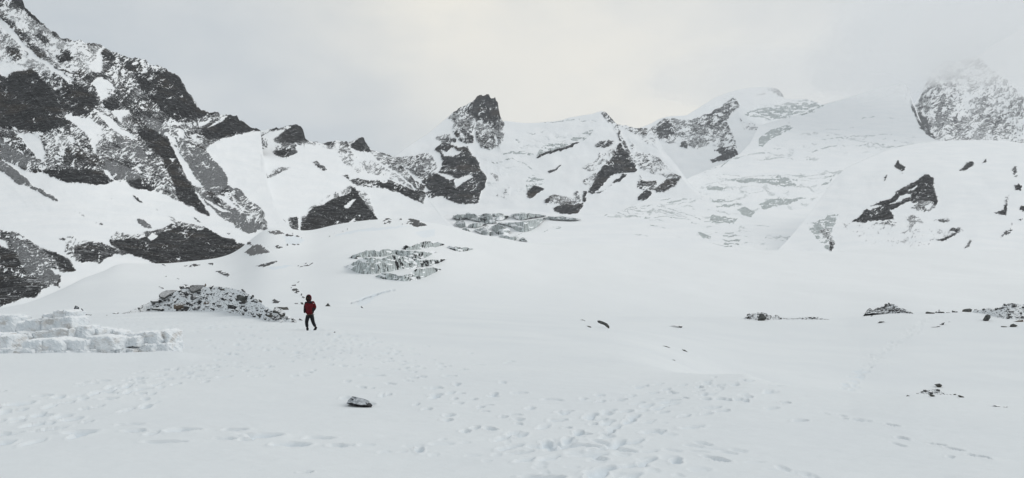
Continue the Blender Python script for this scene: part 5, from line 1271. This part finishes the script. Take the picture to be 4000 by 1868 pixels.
# jacket: torso and sleeves as one garment
Vj = [pj(566, 668), pj(566, 560), pj(564, 470), pj(560, 395), pj(550, 355), pj(475, 385), pj(455, 440, 0.01), pj(447, 505, 0.02), pj(455, 590, -0.07), pj(466, 615, -0.1),
      pj(640, 372), pj(672, 430, 0.02), pj(690, 492, 0.03), pj(655, 555, -0.06), pj(632, 580, -0.1)]
Ej = [(0, 1), (1, 2), (2, 3), (3, 4), (3, 5), (5, 6), (6, 7), (7, 8), (8, 9), (3, 10), (10, 11), (11, 12), (12, 13), (13, 14)]
Rj = [(106 * u, 76 * u), (108 * u, 72 * u), (104 * u, 70 * u), (90 * u, 62 * u), (46 * u, 46 * u), 42 * u, 36 * u, 33 * u, 30 * u, 24 * u, 42 * u, 36 * u, 33 * u, 30 * u, 24 * u]
jm = skin_mesh('jacket', Vj, Ej, Rj)
jm.materials.append(M_RED); jm.materials.append(M_BLK)
J = np.array([p.center[:] for p in jm.polygons]); tx = J[:, 0] / sP + 560; ty = 1036 - J[:, 2] / sP
blk = (ty < 392 + 10 * np.sin(tx / 30)) & (tx > 455) & (tx < 632)
blk |= (ty > 505) & (tx < 475) | (ty > 300) & (tx < 446) | (ty > 500) & (tx > 632) & (ty < 600) & (tx - 632 > (560 - ty) * 0.2)
bm = bmesh.new(); bm.from_mesh(jm); bm.faces.ensure_lookup_table(); red = bm.copy()
bmesh.ops.delete(bm, geom=[f for f, k in zip(bm.faces[:], blk) if not k], context='FACES'); red.faces.ensure_lookup_table()
bmesh.ops.delete(red, geom=[f for f, k in zip(red.faces[:], blk) if k], context='FACES')
m1 = bpy.data.meshes.new('jacket'); red.to_mesh(m1); m1.materials.append(M_RED); jk = part('jacket', m1, M_RED)
m2 = bpy.data.meshes.new('black_panels'); bm.to_mesh(m2); m2.materials.append(M_BLK); o = part('black_panels', m2, M_BLK, jk)
# hood with the face opening turned slightly to the viewer's left
bm = bmesh.new(); bmesh.ops.create_uvsphere(bm, u_segments=24, v_segments=18, radius=1)
for v in bm.verts:
    c_ = v.co.copy(); w_ = 1.0 + 0.12 * max(0, -c_.z); v.co = Vector((c_.x * 0.142 * w_, c_.y * 0.155, c_.z * (0.185 if c_.z > 0 else 0.20)))
dl = [f for f in bm.faces if f.calc_center_median().y < -0.075 and abs(f.calc_center_median().x + 0.018) < 0.092 and -0.14 < f.calc_center_median().z < 0.085]
bmesh.ops.delete(bm, geom=dl, context='FACES')
for v in bm.verts: v.co += pj(533, 268, 0.0)
me = bpy.data.meshes.new('hood'); bm.to_mesh(me); bm.free(); me.polygons.foreach_set('use_smooth', np.ones(len(me.polygons), bool))
me.materials.append(M_RED); me.materials.append(M_BLK)
hx = np.array([p.center[:] for p in me.polygons]); lm = (hx[:, 0] < pj(488, 0).x) & (hx[:, 2] < pj(0, 225).z) | (hx[:, 1] < -0.09)
me.polygons.foreach_set('material_index', lm.astype(np.int32)); hd = part('hood', me, M_RED, jk)
sm = hd.modifiers.new('thick', 'SOLIDIFY'); sm.thickness = 0.014; sm.offset = -1
plm = bmesh.new(); bmesh.ops.create_cube(plm, size=1.0)
for v in plm.verts: v.co = Vector((v.co.x * 0.05, v.co.y * 0.012, v.co.z * 0.025)) + pj(668, 392, -0.155)
for v in plm.verts: v.co.y += 0.02
me = bpy.data.meshes.new('badge'); plm.to_mesh(me); plm.free(); part('badge', me, M_TAG, jk)
# trousers
Vt = [pj(567, 602), pj(528, 690), pj(508, 760, -0.02), pj(500, 840, -0.04), pj(505, 900, -0.01), pj(514, 955, 0.02), pj(612, 690), pj(632, 760, -0.02), pj(652, 830, -0.04), pj(676, 895, 0.02), pj(694, 935, 0.08)]
Et = [(0, 1), (1, 2), (2, 3), (3, 4), (4, 5), (0, 6), (6, 7), (7, 8), (8, 9), (9, 10)]
Rt = [(94 * u, 60 * u), (58 * u, 54 * u), 50 * u, 43 * u, 38 * u, 37 * u, (58 * u, 54 * u), 50 * u, 43 * u, 38 * u, 35 * u]
part('trousers', skin_mesh('trousers', Vt, Et, Rt), M_TRO)
part('boot', skin_mesh('boot', [pj(514, 945, 0.02), pj(518, 990, 0.02), pj(522, 1010, -0.03), pj(545, 1012, -0.15)], [(0, 1), (1, 2), (2, 3)], [34 * u, 32 * u, (36 * u, 26 * u), (28 * u, 18 * u)]), M_BOOT)
part('boot', skin_mesh('boot', [pj(700, 930, 0.10), pj(702, 965, 0.12), pj(690, 1000, 0.06), pj(674, 1024, -0.02)], [(0, 1), (1, 2), (2, 3)], [34 * u, 32 * u, (36 * u, 26 * u), (30 * u, 18 * u)]), M_BOOT)
# ---------------------------------------------------------------- mist wrapped round the right-hand summits
mm = bpy.data.materials.new('mist'); mm.use_nodes = True; q_ = mm.node_tree.nodes; q_.clear()
mo = q_.new('ShaderNodeOutputMaterial'); mv = q_.new('ShaderNodeVolumePrincipled'); mm.node_tree.links.new(mv.outputs[0], mo.inputs['Volume'])
mv.inputs['Color'].default_value = (0.998, 0.999, 1.0, 1); mv.inputs['Density'].default_value = 0.0011
def mist(px, py, d, rx, ry, rz, seed):
    c = Vector(world(px, py, d)); bm = bmesh.new(); bmesh.ops.create_icosphere(bm, subdivisions=5, radius=1)
    V = np.array([v.co[:] for v in bm.verts])
    n = 1 + 0.28 * fbm(V[:, 0] * 1.7 + seed, V[:, 2] * 1.7 + V[:, 1], 4, seed) + 0.16 * fbm(V[:, 0] * 5, V[:, 2] * 6 + V[:, 1] * 3, 3, seed + 1)
    for v, k in zip(bm.verts, n): v.co = Vector((v.co.x * rx * k, v.co.y * ry * k, v.co.z * rz * k))
    me = bpy.data.meshes.new('mist'); bm.to_mesh(me); bm.free(); me.materials.append(mm)
    o = bpy.data.objects.new('mist', me); o.location = c; link(o, 'stuff')
mist(3990, 10, 3950, 950, 850, 430, 2)
mist(3460, 205, 4000, 420, 600, 205, 5)
mist(2960, 310, 4900, 760, 480, 150, 8)
# ---------------------------------------------------------------- haze and the cloud that wraps the right-hand summits
HAZE = 3.5e-5
hm = bpy.data.materials.new('haze'); hm.use_nodes = True; hn = hm.node_tree.nodes; hn.clear()
ho = hn.new('ShaderNodeOutputMaterial'); hv = hn.new('ShaderNodeVolumePrincipled'); hm.node_tree.links.new(hv.outputs[0], ho.inputs['Volume'])
hv.inputs['Color'].default_value = (0.93, 0.96, 1.0, 1); hv.inputs['Density'].default_value = HAZE; hv.inputs['Anisotropy'].default_value = 0.0
bmh = bmesh.new(); bmesh.ops.create_cube(bmh, size=1.0)
for v in bmh.verts: v.co = Vector((v.co.x * 16000, 4200 + v.co.y * 10000, 850 + v.co.z * 3800))
me = bpy.data.meshes.new('haze'); bmh.to_mesh(me); bmh.free(); me.materials.append(hm)
link(bpy.data.objects.new('haze', me), 'stuff')
